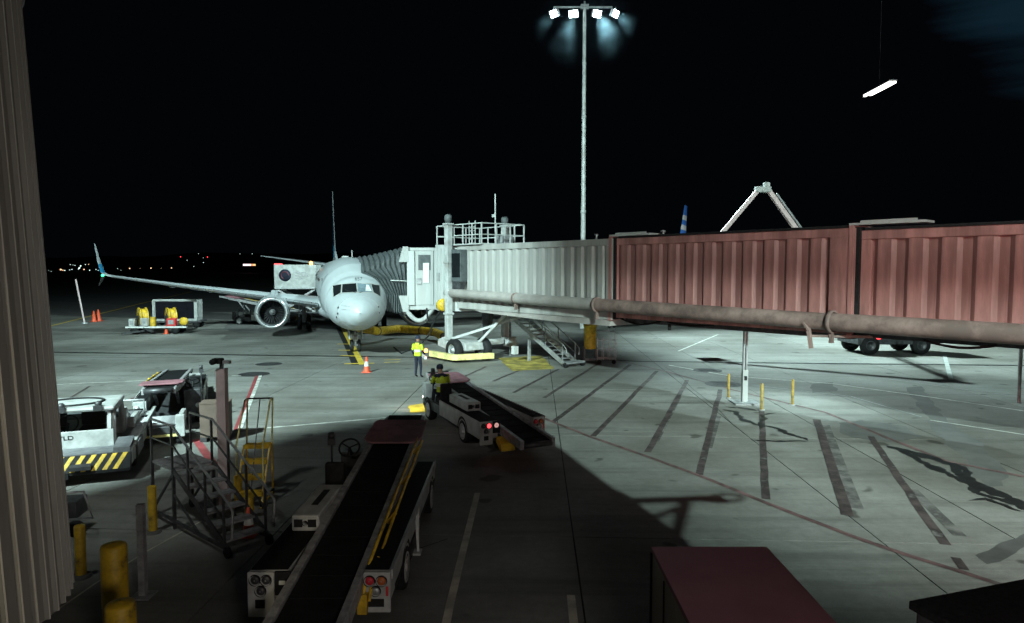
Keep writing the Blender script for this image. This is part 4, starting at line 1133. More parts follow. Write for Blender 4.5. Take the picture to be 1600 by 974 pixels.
# ------------------------------------------------------------------ high mast with four heads
def high_mast():
    t = thing('high_mast_light', 'very tall white floodlight mast with four lit heads rising behind the jet bridge', 'light mast', (MAST[0], MAST[1], 0))
    H = 24.5
    b = MB(); b.tube([(0, 0, 0), (0, 0, 9), (0, 0, 17), (0, 0, H)], [.22, .18, .15, .12], 14); b.build('pole', M['white'], t)
    for z in (9, 16.2, 20.2): MB().lathe([(.20 - z * .004, -.12), (.235 - z * .004, -.12), (.235 - z * .004, .12), (.20 - z * .004, .12)], (0, 0, z), 'Z', 14).build('pole_joint', M['white'], t)
    b = MB(); b.bar((-2.35, 0, H - .1), (2.1, 0, H - .1), .12); b.box(-.3, .3, -.15, .15, H - .25, H + .1); b.tube([(0, 0, H), (0, 0, H + .35)], .07, 8); b.build('crossarm', M['grey_metal'], t)
    for x, dx, dy, dz, r_ in ((-2.35, -.85, -.75, -.62, .5), (-.85, -.3, -1, -.55, 0), (.95, .5, -1, -.5, 0), (2.35, .9, -.75, -.55, .5)):
        d = Vector((dx, dy, dz)).normalized()
        q = d.to_track_quat('-Z', 'Y').to_matrix().to_4x4() @ Matrix.Rotation(r_ * .0, 4, 'Z'); q.translation = Vector((x, -.1, H - .62))
        h = MB().box(-.36, .36, -.28, .28, .03, .30, q).build('lamp_housing', M['mid_metal'], t, .05)
        MB().box(-.32, .32, -.24, .24, -.01, .029, q).build('lamp_lens', M['e_mast'], h)
        MB().bar((x, 0, H - .1), (x, -.05, H - .4), .07).build('lamp_bracket', M['grey_metal'], t)
high_mast()

# small ladder-like beacon posts, far pole
t = thing('leaning_pole', 'thin pale leaning pole on the apron beside two red cones', 'pole', (-36.3, 58.6, 0))
MB().tube([(0, 0, 0), (-.62, 0, 3.75)], .07, 8).build('pole', M['rose_post'], t)
MB().lathe([(.25, 0), (.25, .1), (.08, .12)], (0, 0, 0), 'Z', 12).build('foot', M['grey_metal'], t)

# cones
def cone(label, loc, h=.72, collar=True):
    t = thing('traffic_cone', label, 'cone', loc)
    r = h * .22
    MB().box(-r * 1.3, r * 1.3, -r * 1.3, r * 1.3, 0, .035).build('base', M['orange'], t, .01)
    MB().lathe([(r, .03), (r * .22, h), (.01, h)], (0, 0, 0), 'Z', 20).build('body', M['orange'], t)
    if collar: MB().lathe([(r * .86 * .8 + .005, h * .40), (r * .5 + .006, h * .70)], (0, 0, 0), 'Z', 20).build('reflective_collar', M['reflect'], t)
    return t
p = G(573, 582); cone('orange cone with a white collar standing in front of the airliner nose wheel', (p.x, p.y, 0), .70)
p = G(147, 503); cone('left one of two red cones beside the leaning pole', (p.x, p.y, 0), .95, False)
p = G(154, 502); cone('right one of two red cones beside the leaning pole', (p.x, p.y, 0), 1.05, False)
p = G(260, 522); cone('low red cone in front of the yellow hose reel trailer', (p.x, p.y, 0), .62, False)
p = G(389, 837); cone('small unlit cone beside the yellow ladder foot', (p.x, p.y, 0), .5)

# bollards near the building
def fat_bollard(label, x, y, r, h, name='bollard'):
    t = thing(name, label, 'bollard', (x, y, 0))
    b = MB(); b.lathe([(r, 0), (r, h - r * .35), (r * .92, h - r * .15), (r * .7, h - .01), (.01, h + r * .06)], (0, 0, 0), 'Z', 28); b.build('pipe', M['bollard'], t)
    MB().lathe([(r + .07, 0), (r + .05, .04), (r + .005, .05)], (0, 0, 0), 'Z', 24, False).build('concrete_footing', M['stain_soft'], t)
    return t
fat_bollard('fat yellow bollard, tallest in the lower left corner', -5.08, 8.62, .155, 1.12)
fat_bollard('fat yellow bollard half out of frame at the bottom edge', -4.28, 7.35, .155, .98)
fat_bollard('slim scuffed yellow bollard beside the fluted column', -6.45, 10.1, .075, .80)
fat_bollard('slim yellow bollard between the fluted column and the dark stairs', -6.28, 11.85, .072, .84)
fat_bollard('slim yellow bollard left of the yellow ladder', -5.32, 13.2, .075, .62)
fat_bollard('short yellow bollard in front of the yellow ladder', -4.86, 12.55, .085, .42)
t = thing('steel_post', 'dark square steel post on a base plate behind the fat yellow bollard', 'post', (-5.2, 9.5, 0))
MB().box(-.045, .045, -.045, .045, .02, 1.32).build('post', M['mid_metal'], t)
MB().box(-.14, .14, -.14, .14, 0, .018).build('base_plate', M['grey_metal'], t)
t = thing('rose_lamp_post', 'square rose painted post with a small camera on top beside the yellow ladder', 'post', (-5.62, 13.3, 0))
MB().box(-.085, .085, -.085, .085, 0, 2.68).build('post', M['rose_post'], t)
MB().box(-.03, .03, -.03, .03, 2.68, 2.80).build('neck', M['dark_metal'], t)
b = MB(); b.box(-.16, .02, -.07, .07, 2.78, 2.88); b.lathe([(.01, -.1), (.055, -.1), (.055, .06), (.01, .06)], (-.1, -.1, 2.83), 'Y', 12); b.build('camera', M['black'], t)
MB().box(.04, .17, -.05, .05, 2.78, 2.84).build('bracket', M['mid_metal'], t)

# dark maintenance stairs
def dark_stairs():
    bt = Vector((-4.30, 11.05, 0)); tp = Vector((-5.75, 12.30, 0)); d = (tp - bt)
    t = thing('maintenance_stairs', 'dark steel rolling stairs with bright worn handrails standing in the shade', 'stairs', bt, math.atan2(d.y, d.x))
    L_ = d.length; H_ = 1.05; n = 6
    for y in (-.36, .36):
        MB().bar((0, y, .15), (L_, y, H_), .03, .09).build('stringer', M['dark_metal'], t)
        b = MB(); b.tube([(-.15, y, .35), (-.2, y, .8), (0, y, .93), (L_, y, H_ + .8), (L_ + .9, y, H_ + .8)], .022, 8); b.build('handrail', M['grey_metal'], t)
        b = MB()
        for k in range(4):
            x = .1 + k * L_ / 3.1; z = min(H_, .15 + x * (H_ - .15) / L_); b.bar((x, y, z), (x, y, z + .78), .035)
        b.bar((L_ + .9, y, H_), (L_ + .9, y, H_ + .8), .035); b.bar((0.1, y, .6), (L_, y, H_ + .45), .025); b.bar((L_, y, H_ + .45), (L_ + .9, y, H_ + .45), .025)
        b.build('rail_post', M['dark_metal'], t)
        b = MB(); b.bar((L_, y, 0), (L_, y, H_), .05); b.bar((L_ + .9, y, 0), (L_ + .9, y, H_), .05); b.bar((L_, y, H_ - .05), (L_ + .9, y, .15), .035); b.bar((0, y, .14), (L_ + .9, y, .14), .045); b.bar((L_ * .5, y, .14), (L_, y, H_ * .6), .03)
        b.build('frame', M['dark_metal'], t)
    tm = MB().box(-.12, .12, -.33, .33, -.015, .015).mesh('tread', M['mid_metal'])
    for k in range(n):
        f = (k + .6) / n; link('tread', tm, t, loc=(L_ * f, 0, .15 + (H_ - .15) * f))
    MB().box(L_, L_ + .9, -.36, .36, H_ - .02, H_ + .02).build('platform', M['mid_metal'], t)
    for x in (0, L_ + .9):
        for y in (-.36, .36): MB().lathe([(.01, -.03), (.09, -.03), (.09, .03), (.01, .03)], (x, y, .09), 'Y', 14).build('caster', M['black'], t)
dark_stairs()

def yellow_ladder():
    p = Vector((-5.08, 13.15, 0))
    t = thing('platform_ladder', 'yellow rolling platform ladder with four steps beside the rose post', 'ladder', p, R(6))
    for k in range(4):
        z = .28 + k * .26; y = -.05 + k * .2
        b = MB(); b.box(-.24, .24, y, y + .2, z - .02, z + .02); st = b.build('step', M['yellow'], t)
        b = MB(); b.box(-.24, .24, y + .0, y + .02, z - .06, z - .021); b.build('step_edge', M['yellow'], st)
    for x in (-.25, .25):
        b = MB(); b.bar((x, -.15, .02), (x, .62, 1.06), .035); b.bar((x, .80, 0), (x, .78, 1.06), .035); b.bar((x, -.15, .05), (x, .8, .05), .03); b.build('side_frame', M['yellow'], t)
        b = MB(); b.tube([(x, .05, .3), (x, .08, 1.2), (x, .75, 1.95), (x, .95, 1.95)], .018, 8); b.tube([(x, .8, 1.0), (x, .93, 1.95)], .018, 8); b.build('handrail', M['pale_yellow'], t)
    b = MB(); b.bar((-.25, .95, 1.95), (.25, .95, 1.95), .03); b.bar((0, .1, .28), (0, .93, 1.93), .02); b.build('back_rail', M['dark_metal'], t)
    for x in (-.25, .25):
        for y in (-.1, .8): MB().lathe([(.01, -.02), (.06, -.02), (.06, .02), (.01, .02)], (x, y, .06), 'X', 12).build('caster', M['black'], t)
yellow_ladder()

# ------------------------------------------------------------------ belt loaders
def wheel(b_par, x, y, r=.31, w=.22, side=1):
    b = MB(); b.lathe([(r * .55, -w / 2), (r * .93, -w / 2), (r, -w / 3), (r, w / 3), (r * .93, w / 2), (r * .55, w / 2)], (x, y, r), 'X', 28); t_ = b.build('tyre', M['black'], b_par)
    b = MB(); b.lathe([(r * .70, side * w * .5), (r * .66, side * (w * .5 + .012)), (r * .45, side * (w * .42)), (r * .2, side * (w * .40)), (r * .18, side * w * .56), (.01, side * w * .56)], (x, y, r), 'X', 24); b.build('wheel_rim', M['white'], t_)

def belt_loader(label, loc, rz, lit=False, pose=(0.50, 1.32), handrail=True, tint='white'):
    t = thing('belt_loader', label, 'belt loader', loc, rz)
    W_ = M[tint]
    # left hood body
    b = MB(); b.box(-.90, -.40, .02, 3.25, .36, .80); b.build('hood_body', W_, t, .02)
    b = MB(); b.box(-.875, -.41, .05, 3.2, .801, .812); b.build('hood_deck', M['deck_black'], t)
    # right body
    b = MB(); b.box(.56, .90, .02, 5.0, .42, .80)
    b.build('side_body', W_, t, .02)
    b = MB(); b.box(.57, .875, .05, 4.95, .801, .812); b.build('side_deck', M['deck_black'], t)
    b = MB(); b.box(.905, .925, .02, 5.0, .70, .82); b.build('side_rail', W_, t)
    b = MB(); b.box(.902, .912, .3, 4.9, .44, .50)
    b.build('rub_strip', M['black'], t)
    b = MB(); b.bar((.92, 2.15, .75), (.97, 2.0, .22), .035); b.bar((.92, 2.45, .75), (.97, 2.0, .22), .03); b.box(.9, 1.02, 1.9, 2.1, .2, .23); b.build('step_bracket', W_, t)
    # chassis and wheels
    b = MB(); b.box(-.70, .70, .15, 4.95, .26, .42); b.build('chassis', M['dark_metal'], t)
    for y in (1.25, 4.35):
        wheel(t, .80, y, side=1); wheel(t, -.80, y, side=-1)
        for sx in (1, -1):
            b = MB()
            pts = [(y + .40 * math.cos(a), .31 + .40 * math.sin(a)) for a in [math.pi * k / 12 for k in range(13)]]
            ring = [(sx * .906, p[0], p[1]) for p in pts]; ring2 = [(sx * .906, y + (p[0] - y) * .83, .31 + (p[1] - .31) * .83) for p in pts]
            b.grid([ring, ring2], smooth=False); b.build('wheel_arch', M['black'], t)
    # rear lamp panels
    b = MB(); b.box(-.90, -.56, -.03, .019, .22, .80); pl = b.build('rear_panel', W_, t, .012)
    def lamp(x, z, r, m, par, y=-.031):
        b = MB(); b.lathe([(r + .012, -.03), (r + .018, 0), (r + .018, .01)], (x, y, z), 'Y', 20); q = b.build('lamp_bezel', M['black'], par)
        b = MB(); b.lathe([(.01, -.022), (r * .7, -.02), (r, -.005), (r, .01)], (x, y, z), 'Y', 20); b.build('lamp_lens', m, q)
    for x, z in ((-.80, .70), (-.66, .70), (-.73, .56)): lamp(x, z, .055, M['e_red'] if (lit and x == -.66 and z == .70) else M['dark_metal'], pl)
    b = MB(); b.box(-.80, -.68, -.04, -.031, .34, .45); b.build('number_plate', M['black'], pl)
    b = MB(); b.box(-.555, -.36, -.02, .015, .50, .80); q = b.build('switch_panel', M['black'], t)
    b = MB(); b.box(-.50, -.42, -.03, -.021, .64, .69); b.build('switch_label', M['reflect'], q)
    if lit: lamp(-.46, .70, .06, M['e_pinkish'], q, -.031)
    b = MB(); b.box(.56, .90, -.03, .019, .28, .80); pr = b.build('rear_panel', W_, t, .012)
    lamp(.64, .69, .055, M['e_dimred'], pr); lamp(.79, .69, .055, M['e_dimamber'], pr); lamp(.715, .56, .052, M['grey_metal'], pr)
    b = MB(); b.box(.62, .82, -.04, -.031, .36, .46); b.build('number_plate', M['black'], pr)
    b = MB(); b.box(.845, .875, -.04, -.031, .50, .62); b.build('reflector', M['red'], pr)
    b = MB(); b.prism([(-.05, .42), (-.35, .30), (-.42, .12), (-.30, .10), (-.02, .28)], 'X', -.48 if lit else -.16, -.12 if lit else .16)
    b.build('tow_hitch', M['yellow'] if lit else M['dark_metal'], t, .01)
    # engine box
    b = MB(); b.box(-.76, -.36, 1.30, 2.75, .813, 1.05); eb = b.build('engine_box', W_, t, .025)
    b = MB(); b.box(-.60, -.50, 1.75, 2.45, 1.051, 1.058); b.build('vent_slot', M['black'], eb)
    for x in (-.66, -.46):
        b = MB(); b.box(x - .06, x + .06, 1.285, 1.299, .88, .99); b.build('intake_grille', M['black'], eb)
    lamp(-.56, .935, .02, M['dark_metal'], eb, 1.295)
    # driver place: seat, console, steering wheel
    b = MB(); b.box(-.88, -.42, 3.30, 4.95, .36, .62); b.build('footwell', M['dark_metal'], t)
    b = MB(); b.box(-.82, -.48, 3.42, 3.85, .62, .84); b.box(-.82, -.48, 3.30, 3.42, .62, 1.25); b.build('seat', M['black'], t, .04)
    b = MB(); b.box(-.88, -.42, 4.65, 4.98, .42, 1.08); b.build('console', W_ if lit else M['dark_metal'], t, .03)
    b = MB(); b.tube([(-.64, 4.62, 1.0), (-.64, 4.40, 1.22)], .025, 8)
    b.build('steering_column', M['black'], t)
    b = MB(); c = Vector((-.64, 4.38, 1.24)); nrm = Vector((0, -.7, .7)).normalized(); u = Vector((1, 0, 0)); w_ = nrm.cross(u)
    b.tube([c + u * (.19 * math.cos(a)) + w_ * (.19 * math.sin(a)) for a in [2 * math.pi * k / 20 for k in range(21)]], .018, 8, False)
    for a in (0.5, 2.6, 4.7): b.bar(c, c + u * (.18 * math.cos(a)) + w_ * (.18 * math.sin(a)), .02)
    b.build('steering_wheel', M['black'], t)
    b = MB(); b.tube([(-.86, 3.95, .6), (-.86, 3.95, 1.62)], .02, 8); b.lathe([(.01, -.05), (.06, -.05), (.06, .05), (.01, .05)], (-.86, 3.95, 1.58), 'X', 14); b.box(-.93, -.80, 3.93, 3.97, 1.40, 1.52); b.build('mirror_post', M['dark_metal'], t)
    # belt frame
    z0, z1 = pose; ya, yb = -1.25, 6.5
    def zb(y): return z0 + (z1 - z0) * (y - ya) / (yb - ya)
    a, c = Vector((.1, ya, z0)), Vector((.1, yb, z1))
    tilt = math.atan2(z1 - z0, yb - ya)
    for sx in (-1, 1):
        b = MB(); b.bar((.1 + sx * .41, ya, z0 + .03), (.1 + sx * .41, yb - .9, zb(yb - .9) + .03), .10, .22); b.build('belt_frame_rail', M['mid_metal'], t, .01)
        b = MB(); b.bar((.1 + sx * .41, yb - .9, zb(yb - .9) + .03), (.1 + sx * .38, yb, z1 + .0), .07, .14); b.build('belt_nose_rail', M['mid_metal'], t, .01)
    b = MB(); b.bar((.1, ya + .05, z0 + .05), (.1, yb - .05, z1 + .05), .70, .07); bl = b.build('conveyor_belt', M['belt'], t)
    for k in range(15):
        y = ya + .3 + k * .5
        link('belt_cleat', MB().box(-.34, .34, -.012, .012, 0, .012).mesh('belt_cleat', M['belt']) if k == 0 else bpy.data.meshes['belt_cleat'], bl, loc=(.1, y, zb(y) + .088), rot=(tilt, 0, 0))
    for y in (ya, yb):
        b = MB(); b.lathe([(.01, -.36), (.07, -.36), (.07, .36), (.01, .36)], (.1, y, zb(y) + .02), 'X', 16); b.build('belt_roller', M['dark_metal'], t)
    # rounded bumper pad
    b = MB()
    outl = [(-.50, 4.72), (-.56, 4.85), (-.54, 5.85), (-.46, 5.95), (.46, 5.95), (.54, 5.85), (.56, 4.85), (.50, 4.72), (.40, 4.62), (-.40, 4.62)]
    vs_ = [(.1 + x, y, zb(y) + .13) for x, y in outl] + [(.1 + x, y, zb(y) + .17) for x, y in outl]
    n = len(outl)
    b._add(vs_, [tuple(reversed(range(n))), tuple(range(n, 2 * n))] + [(i, (i + 1) % n, n + (i + 1) % n, n + i) for i in range(n)])
    b.build('bumper_pad', M['pink'], t, .01)
    # lift arms and cross members
    b = MB(); b.bar((-.2, 3.6, .42), (-.2, 4.8, zb(4.8) - .06), .08); b.bar((.4, 3.6, .42), (.4, 4.8, zb(4.8) - .06), .08); b.bar((-.2, .8, .42), (-.2, .5, zb(.5) - .06), .08); b.bar((.4, .8, .42), (.4, .5, zb(.5) - .06), .08); b.build('lift_arm', M['mid_metal'], t)
    if handrail:
        for i, (x, dz) in enumerate(((.585, .12), (.665, .06))):
            b = MB(); b.tube([(x - .02, -.10, .46), (x, .05, zb(.05) + dz + .02), (x, 2.4, zb(2.4) + dz + .05), (x, 4.9, zb(4.9) + dz + .03)], .022, 8); b.build('folded_handrail', M['yellow'], t)
        for y in (.3, 1.6, 3.0, 4.4):
            b = MB(); b.bar((.57, y, zb(y) + .02), (.68, y + .12, zb(y) + .14), .04); b.build('rail_bracket', M['yellow'], t)
        b = MB(); b.box(.50, .62, -.12, -.04, .30, .55); b.build('rail_foot', M['yellow'], t)
    # front lamps
    for x in (-.8, .8):
        b = MB(); b.lathe([(.01, .02), (.07, .01), (.08, -.03)], (x, 5.02, .60), 'Y', 16)
        hl = b.build('headlight', M['e_white'] if (lit and x < 0) else M['grey_metal'], t)
    return t

bl1 = belt_loader('long belt loader in the shade in the foreground, nearest to the viewpoint', (-2.43, 8.5, 0), 0)
bl2 = belt_loader('belt loader with lit red tail lamp and driver in the middle of the apron', (.02, 17.35, 0), R(24), lit=True, pose=(.42, 1.05), handrail=False)
spot('loader_headlamp', (bl2.matrix_basis @ Vector((-.8, 5.12, .62))), (bl2.matrix_basis @ Vector((-.9, 9.0, -.1))), 120, (1, .9, .65), 90, .8, .05)
q = G(285, 640)
bl3 = belt_loader('belt loader with a rose bumper pad parked behind the rose post', (-11.9, 24.6, 0), R(180 + 22), pose=(.75, 1.30))
# loading end unit of the third loader: brown hatch cover and bright brackets
bl3n = Vector((-9.75, 19.35, 0))
t = thing('roller_cart', 'low cart with steel rollers and white end brackets beside the brown crate', 'cart', (-9.35, 18.25, 0), R(20))
MB().box(-.75, .55, -.5, .5, .30, .50).build('frame', M['dark_metal'], t, .02)
rm = MB().lathe([(.01, -.52), (.05, -.52), (.05, .52), (.01, .52)], (0, 0, 0), 'X', 12).mesh('roller', M['mid_metal'])
for k in range(6): link('roller', rm, t, loc=(-.08, -.42 + k * .17, .56))
for x in (-.66, .50):
    b = MB(); b.box(x - .06, x + .06, -.5, .5, .50, .78); b.box(x - .11, x + .11, -.56, -.44, .22, .80); b.build('end_bracket', M['white'], t, .02)
MB().box(-.7, .5, -.56, -.52, .24, .30).build('front_bar', M['pale_yellow'], t)
for x in (-.6, .45):
    for y in (-.35, .35): MB().lathe([(.01, -.05), (.15, -.05), (.15, .05), (.01, .05)], (x, y, .15), 'X', 16).build('wheel', M['black'], t)
t = thing('small_hauler', 'small white motor unit coupled between the cab tractor and the roller cart', 'tractor unit', (-10.55, 18.55, 0), R(20))
MB().box(-.45, .45, -.45, .5, .3, .66).build('body', M['white'], t, .04)
MB().box(-.32, .28, -.47, -.451, .34, .60).build('grille', M['black'], t)
MB().box(-.4, .4, -.3, .4, .665, .69).build('top_plate', M['grey_deck'], t)
b = MB(); b.tube([(-.35, .1, .66), (-.42, .1, 1.05)], .02, 8); b.lathe([(.01, 0), (.05, 0), (.05, .09), (.01, .12)], (-.42, .1, 1.05), 'Z', 12); b.build('warning_lamp', M['yellow'], t)
for x in (-.38, .38):
    for y in (-.25, .3): MB().lathe([(.01, -.07), (.2, -.07), (.2, .07), (.01, .07)], (x, y, .2), 'X', 18).build('wheel', M['black'], t)
t = thing('brown_crate', 'brown upright crate standing behind the rose post', 'crate', (-8.0, 18.5, 0), R(12))
MB().box(-.36, .36, -.28, .28, .12, 1.02).build('crate_body', M['brown_box'], t, .015)
for x in (-.28, .28): MB().box(x - .08, x + .08, -.28, .28, 0, .12).build('skid', M['dark_metal'], t)
MB().box(-.37, .37, -.29, .29, 1.022, 1.05).build('lid', M['brown_box'], t)

# ------------------------------------------------------------------ low cab tractor with hazard stripes
def cab_tractor():
    t = thing('cab_tractor', 'low white cab tractor with black and yellow hazard stripes beside the fluted column', 'tractor', (-9.37, 14.37, 0), R(21.7))
    Wm = M['white']
    b = MB(); b.box(-1.15, 1.15, .30, 5.3, .28, .56); b.build('chassis', Wm, t, .02)
    # striped nose: slanted board with stripes as raised strips
    b = MB(); b.prism([(0.0, .24), (0.0, .30), (.26, .585), (.30, .585), (.30, .24)], 'X', -1.15, 1.15); nose = b.build('nose_board', M['black'], t)
    for k in range(11):
        x = -1.06 + k * .2
        def P(xx, v): return (xx, .0 + .26 * v - .006, .30 + .285 * v + .006)
        b = MB(); x0, x1 = x, x + .09
        q = [P(max(-1.15, x0 - .12), 0), P(max(-1.15, x1 - .12), 0), P(min(1.15, x1 + .06), 1), P(min(1.15, x0 + .06), 1)]
        b._add([*q, *[(p[0], p[1] + .01, p[2] - .01) for p in q]], [(0, 1, 2, 3), (7, 6, 5, 4), (0, 4, 5, 1), (1, 5, 6, 2), (2, 6, 7, 3), (3, 7, 4, 0)]); b.build('hazard_stripe', M['yellow'], nose)
    b = MB(); b.prism([(.02, .36), (-.06, .34), (-.07, .42), (.05, .46)], 'X', .02, .42); b.build('lamp_guard', M['dark_metal'], t)
    b = MB(); b.box(-1.15, .0, -.02, .12, .16, .30); b.build('tow_jaw', M['black'], t)
    b = MB(); b.box(-1.13, .78, .32, .98, .563, .60); b.build('front_deck', M['grey_deck'], t)
    b = MB(); b.prism([(.30, .562), (.30, .70), (1.0, .78), (1.0, .562)], 'X', .80, 1.13); b.build('nose_cheek', M['grey_deck'], t)
    # cab
    x0, x1, y0, y1 = -1.10, .72, .98, 2.55
    b = MB(); b.box(x0, x1, y0, y0 + .06, .562, .98); fp_ = b.build('cab_front_panel', Wm, t, .015)
    me = text_to_mesh('TLD', .13); me.materials.append(M['black'])
    for v in me.vertices: v.co = (v.co.x * 1.3 - .22, y0 - .004 - v.co.z, .84 + v.co.y)
    link('lettering', me, fp_)
    for xx in (x0 + .03, x0 + .72, x1 - .09):
        b = MB(); b.prism([(y0 + .002, .98), (y0 + .09, .98), (y0 + .17, 1.40), (y0 + .08, 1.40)], 'X', xx - .04, xx + .04); b.build('cab_pillar', Wm, t)
    b = MB(); b._add([(x0 + .02, y0 + .05, .98), (x1 - .05, y0 + .05, .98), (x1 - .05, y0 + .12, 1.40), (x0 + .02, y0 + .12, 1.40)], [(0, 1, 2, 3)])
    b.build('windscreen', M['glass_cab'], t)
    b = MB(); b.box(x0, x0 + .05, y0 + .06, y1, .562, .98); b.box(x0, x1, y1 - .05, y1, .562, .95); b.build('cab_body', Wm, t, .015)
    b = MB(); b.box(x1 - .10, x1, y1 - .14, y1, .562, 1.40); b.build('rear_pillar', Wm, t, .02)
    MB().box(x0, x0 + .1, y1 - .1, y1, .95, 1.40).build('rear_pillar', Wm, t, .02)
    # rounded door opening frame on the right side
    b = MB()
    pts = [(x1 - .02, y0 + .10, .60), (x1 - .02, y0 + .16, 1.30), (x1 - .02, y0 + .26, 1.38), (x1 - .02, y1 - .3, 1.38), (x1 - .02, y1 - .16, 1.28), (x1 - .02, y1 - .12, .62)]
    b.tube(pts, .055, 8); b.build('door_frame', Wm, t)
    b = MB(); b.box(x0 - .03, x1 + .03, y0 + .0, y1 + .03, 1.40, 1.50); rf = b.build('roof', Wm, t, .045)
    b = MB(); b.tube([(-.2 + .62 * math.cos(a), y0 + .8 + .50 * math.sin(a), 1.505) for a in [2 * math.pi * k / 36 for k in range(37)]], .035, 8, False); b.build('roof_seal_ring', M['black'], rf)
    for xx in (-.3, .42):
        b = MB(); b.lathe([(.01, .0), (.075, .0), (.07, .08), (.03, .12), (.01, .12)], (xx, y0 + .10, 1.50), 'Z', 14); b.box(xx - .09, xx + .09, y0 - .03, y0 + .04, 1.42, 1.53); b.build('roof_lamp', M['dark_metal'], rf)
    b = MB(); b.box(-.15, .35, 1.95, 2.35, .56, .85); b.box(-.15, .35, 2.30, 2.42, .85, 1.25); b.box(-.95, -.45, 1.95, 2.35, .56, .85); b.box(-.95, -.45, 2.30, 2.42, .85, 1.25)
    b.build('seats', M['black'], t, .04)
    b = MB(); c = Vector((-.25, 1.45, 1.08)); b.tube([c + Vector((.2 * math.cos(a), .1 * math.sin(a), .17 * math.sin(a))) for a in [2 * math.pi * k / 20 for k in range(21)]], .018, 8, False); b.tube([c, (-.25, 1.15, .85)], .03, 8); b.build('steering_wheel', M['black'], t)
    b = MB(); b.box(x0 + .06, x1 - .12, y0 + .07, y0 + .30, .80, .93); b.build('dashboard', M['dark_metal'], t, .02)
    # rear deck and side sill
    b = MB(); b.box(1.08, 1.16, .35, 5.35, .561, .66); b.build('side_sill', M['bridge_white'], t, .01)
    b = MB(); b.prism([(2.60, .562), (2.60, 1.0), (3.1, 1.05), (4.3, .80), (4.3, .562)], 'X', -.6, .55); b.build('engine_hood', M['grey_deck'], t, .03)
    b = MB(); b.prism([(2.7, .562), (2.75, 1.12), (2.95, 1.12), (3.6, .66), (3.6, .562)], 'X', .60, .74); b.build('side_fin', Wm, t, .015)
    b = MB(); b.box(-.9, .9, 4.4, 5.2, .561, .64); b.build('rear_deck', M['deck_black'], t)
    b = MB(); b.tube([(.9, 4.9, .6), (.9, 4.9, .95), (.2, 4.9, .95), (.2, 4.9, .6)], .03, 8); b.build('grab_bar', M['grey_metal'], t)
    b = MB(); b.prism([(.95, .30), (1.1, .62), (1.9, .62), (2.05, .30)], 'X', 1.161, 1.20); b.build('side_skirt', M['grey_deck'], t)
    for y in (1.3, 4.3):
        for x in (-1.0, 1.0):
            b = MB(); b.lathe([(.16, -.11), (.28, -.11), (.31, -.06), (.31, .06), (.28, .11), (.16, .11)], (x, y, .31), 'X', 24); w = b.build('tyre', M['black'], t)
            b = MB(); b.lathe([(.17, -.1), (.05, -.115), (.01, -.115)], (x, y, .31), 'X', 16); b.build('wheel_rim', Wm, w)
            b = MB(); b.lathe([(.17, .1), (.05, .115), (.01, .115)], (x, y, .31), 'X', 16); b.build('wheel_rim', Wm, w)
    return t
def glassy():
    m = bpy.data.materials.new('cab_glass'); m.use_nodes = True; nt = m.node_tree; N = nt.nodes
    tr = N.new('ShaderNodeBsdfTransparent'); gl = N.new('ShaderNodeBsdfGlossy'); gl.inputs['Roughness'].default_value = .03; mx = N.new('ShaderNodeMixShader'); mx.inputs[0].default_value = .10
    tr.inputs['Color'].default_value = (.55, .6, .6, 1)
    nt.links.new(tr.outputs[0], mx.inputs[1]); nt.links.new(gl.outputs[0], mx.inputs[2]); nt.links.new(mx.outputs[0], N['Material Output'].inputs['Surface']); return m
M['glass_cab'] = glassy()
cab_tractor()
t = thing('wheeled_rack', 'pale bent rail of a small wheeled rack half hidden by the fluted column', 'rack', (-7.62, 11.65, 0), R(10))
b = MB(); b.tube([(-.5, 0, .75), (.25, 0, .78), (.42, -.1, .35), (-.5, -.1, .30)], .025, 8); b.build('rail', M['grey_metal'], t)
MB().box(-.6, .15, -.05, .4, .32, .62).build('body', M['dark_metal'], t, .02)
for x in (-.4, .1): MB().lathe([(.01, -.04), (.14, -.04), (.14, .04), (.01, .04)], (x, 0, .14), 'Y', 14).build('wheel', M['black'], t)

# ------------------------------------------------------------------ hose reel trailer and container dolly
t = thing('hose_reel_trailer', 'flat trailer carrying two yellow hose reels and white control boxes', 'trailer', (-25.2, 49.6, 0), R(4))
MB().box(-2.1, 1.95, -.75, .75, .42, .54).build('deck', M['mid_metal'], t, .02)
b = MB(); b.box(-2.15, 2.0, -.80, -.751, .46, .56); b.build('edge_rail', M['reflect'], t)
for x in (-1.35, .62):
    r = .64
    b = MB(); b.lathe([(.18, -.26), (r, -.26), (r, -.20), (r * .86, -.19), (r * .86, .19), (r, .20), (r, .26), (.18, .26)], (0, 0, 0), 'X', 36)
    rl = b.build('hose_reel', M['yellow'], t, loc=(x, .1, 1.22), rot=(0, 0, R(38)))
    b = MB(); b.box(-.34, -.29, -.3, .3, -.68, .04); b.build('reel_stand', M['dark_metal'], rl)
    b = MB(); b.box(.29, .34, -.3, .3, -.68, .04); b.build('reel_stand', M['dark_metal'], rl)
    b = MB(); b.lathe([(.01, -.29), (.16, -.29), (.16, .29), (.01, .29)], (0, 0, 0), 'X', 20); b.build('reel_hub', M['dark_metal'], rl)
    for k in range(6):
        c_, s_ = math.cos(k * math.pi / 3), math.sin(k * math.pi / 3)
        b = MB(); b.bar((-.275, c_ * .16, s_ * .16), (-.275, c_ * .6, s_ * .6), .03); b.build('reel_spoke', M['dark_metal'], rl)
for x, m, w, z in ((-.92, 'white', .22, .6), (-1.75, 'white', .2, .55), (.95, 'red', .3, .58)):
    b = MB(); b.box(x - w, x + w, -.72, -.35, z, z + .55); bx = b.build('control_box', M[m], t, .02)
    b = MB(); b.box(x - w * .6, x + w * .6, -.735, -.721, z + .12, z + .42); b.build('box_panel', M['grey_metal'], bx)
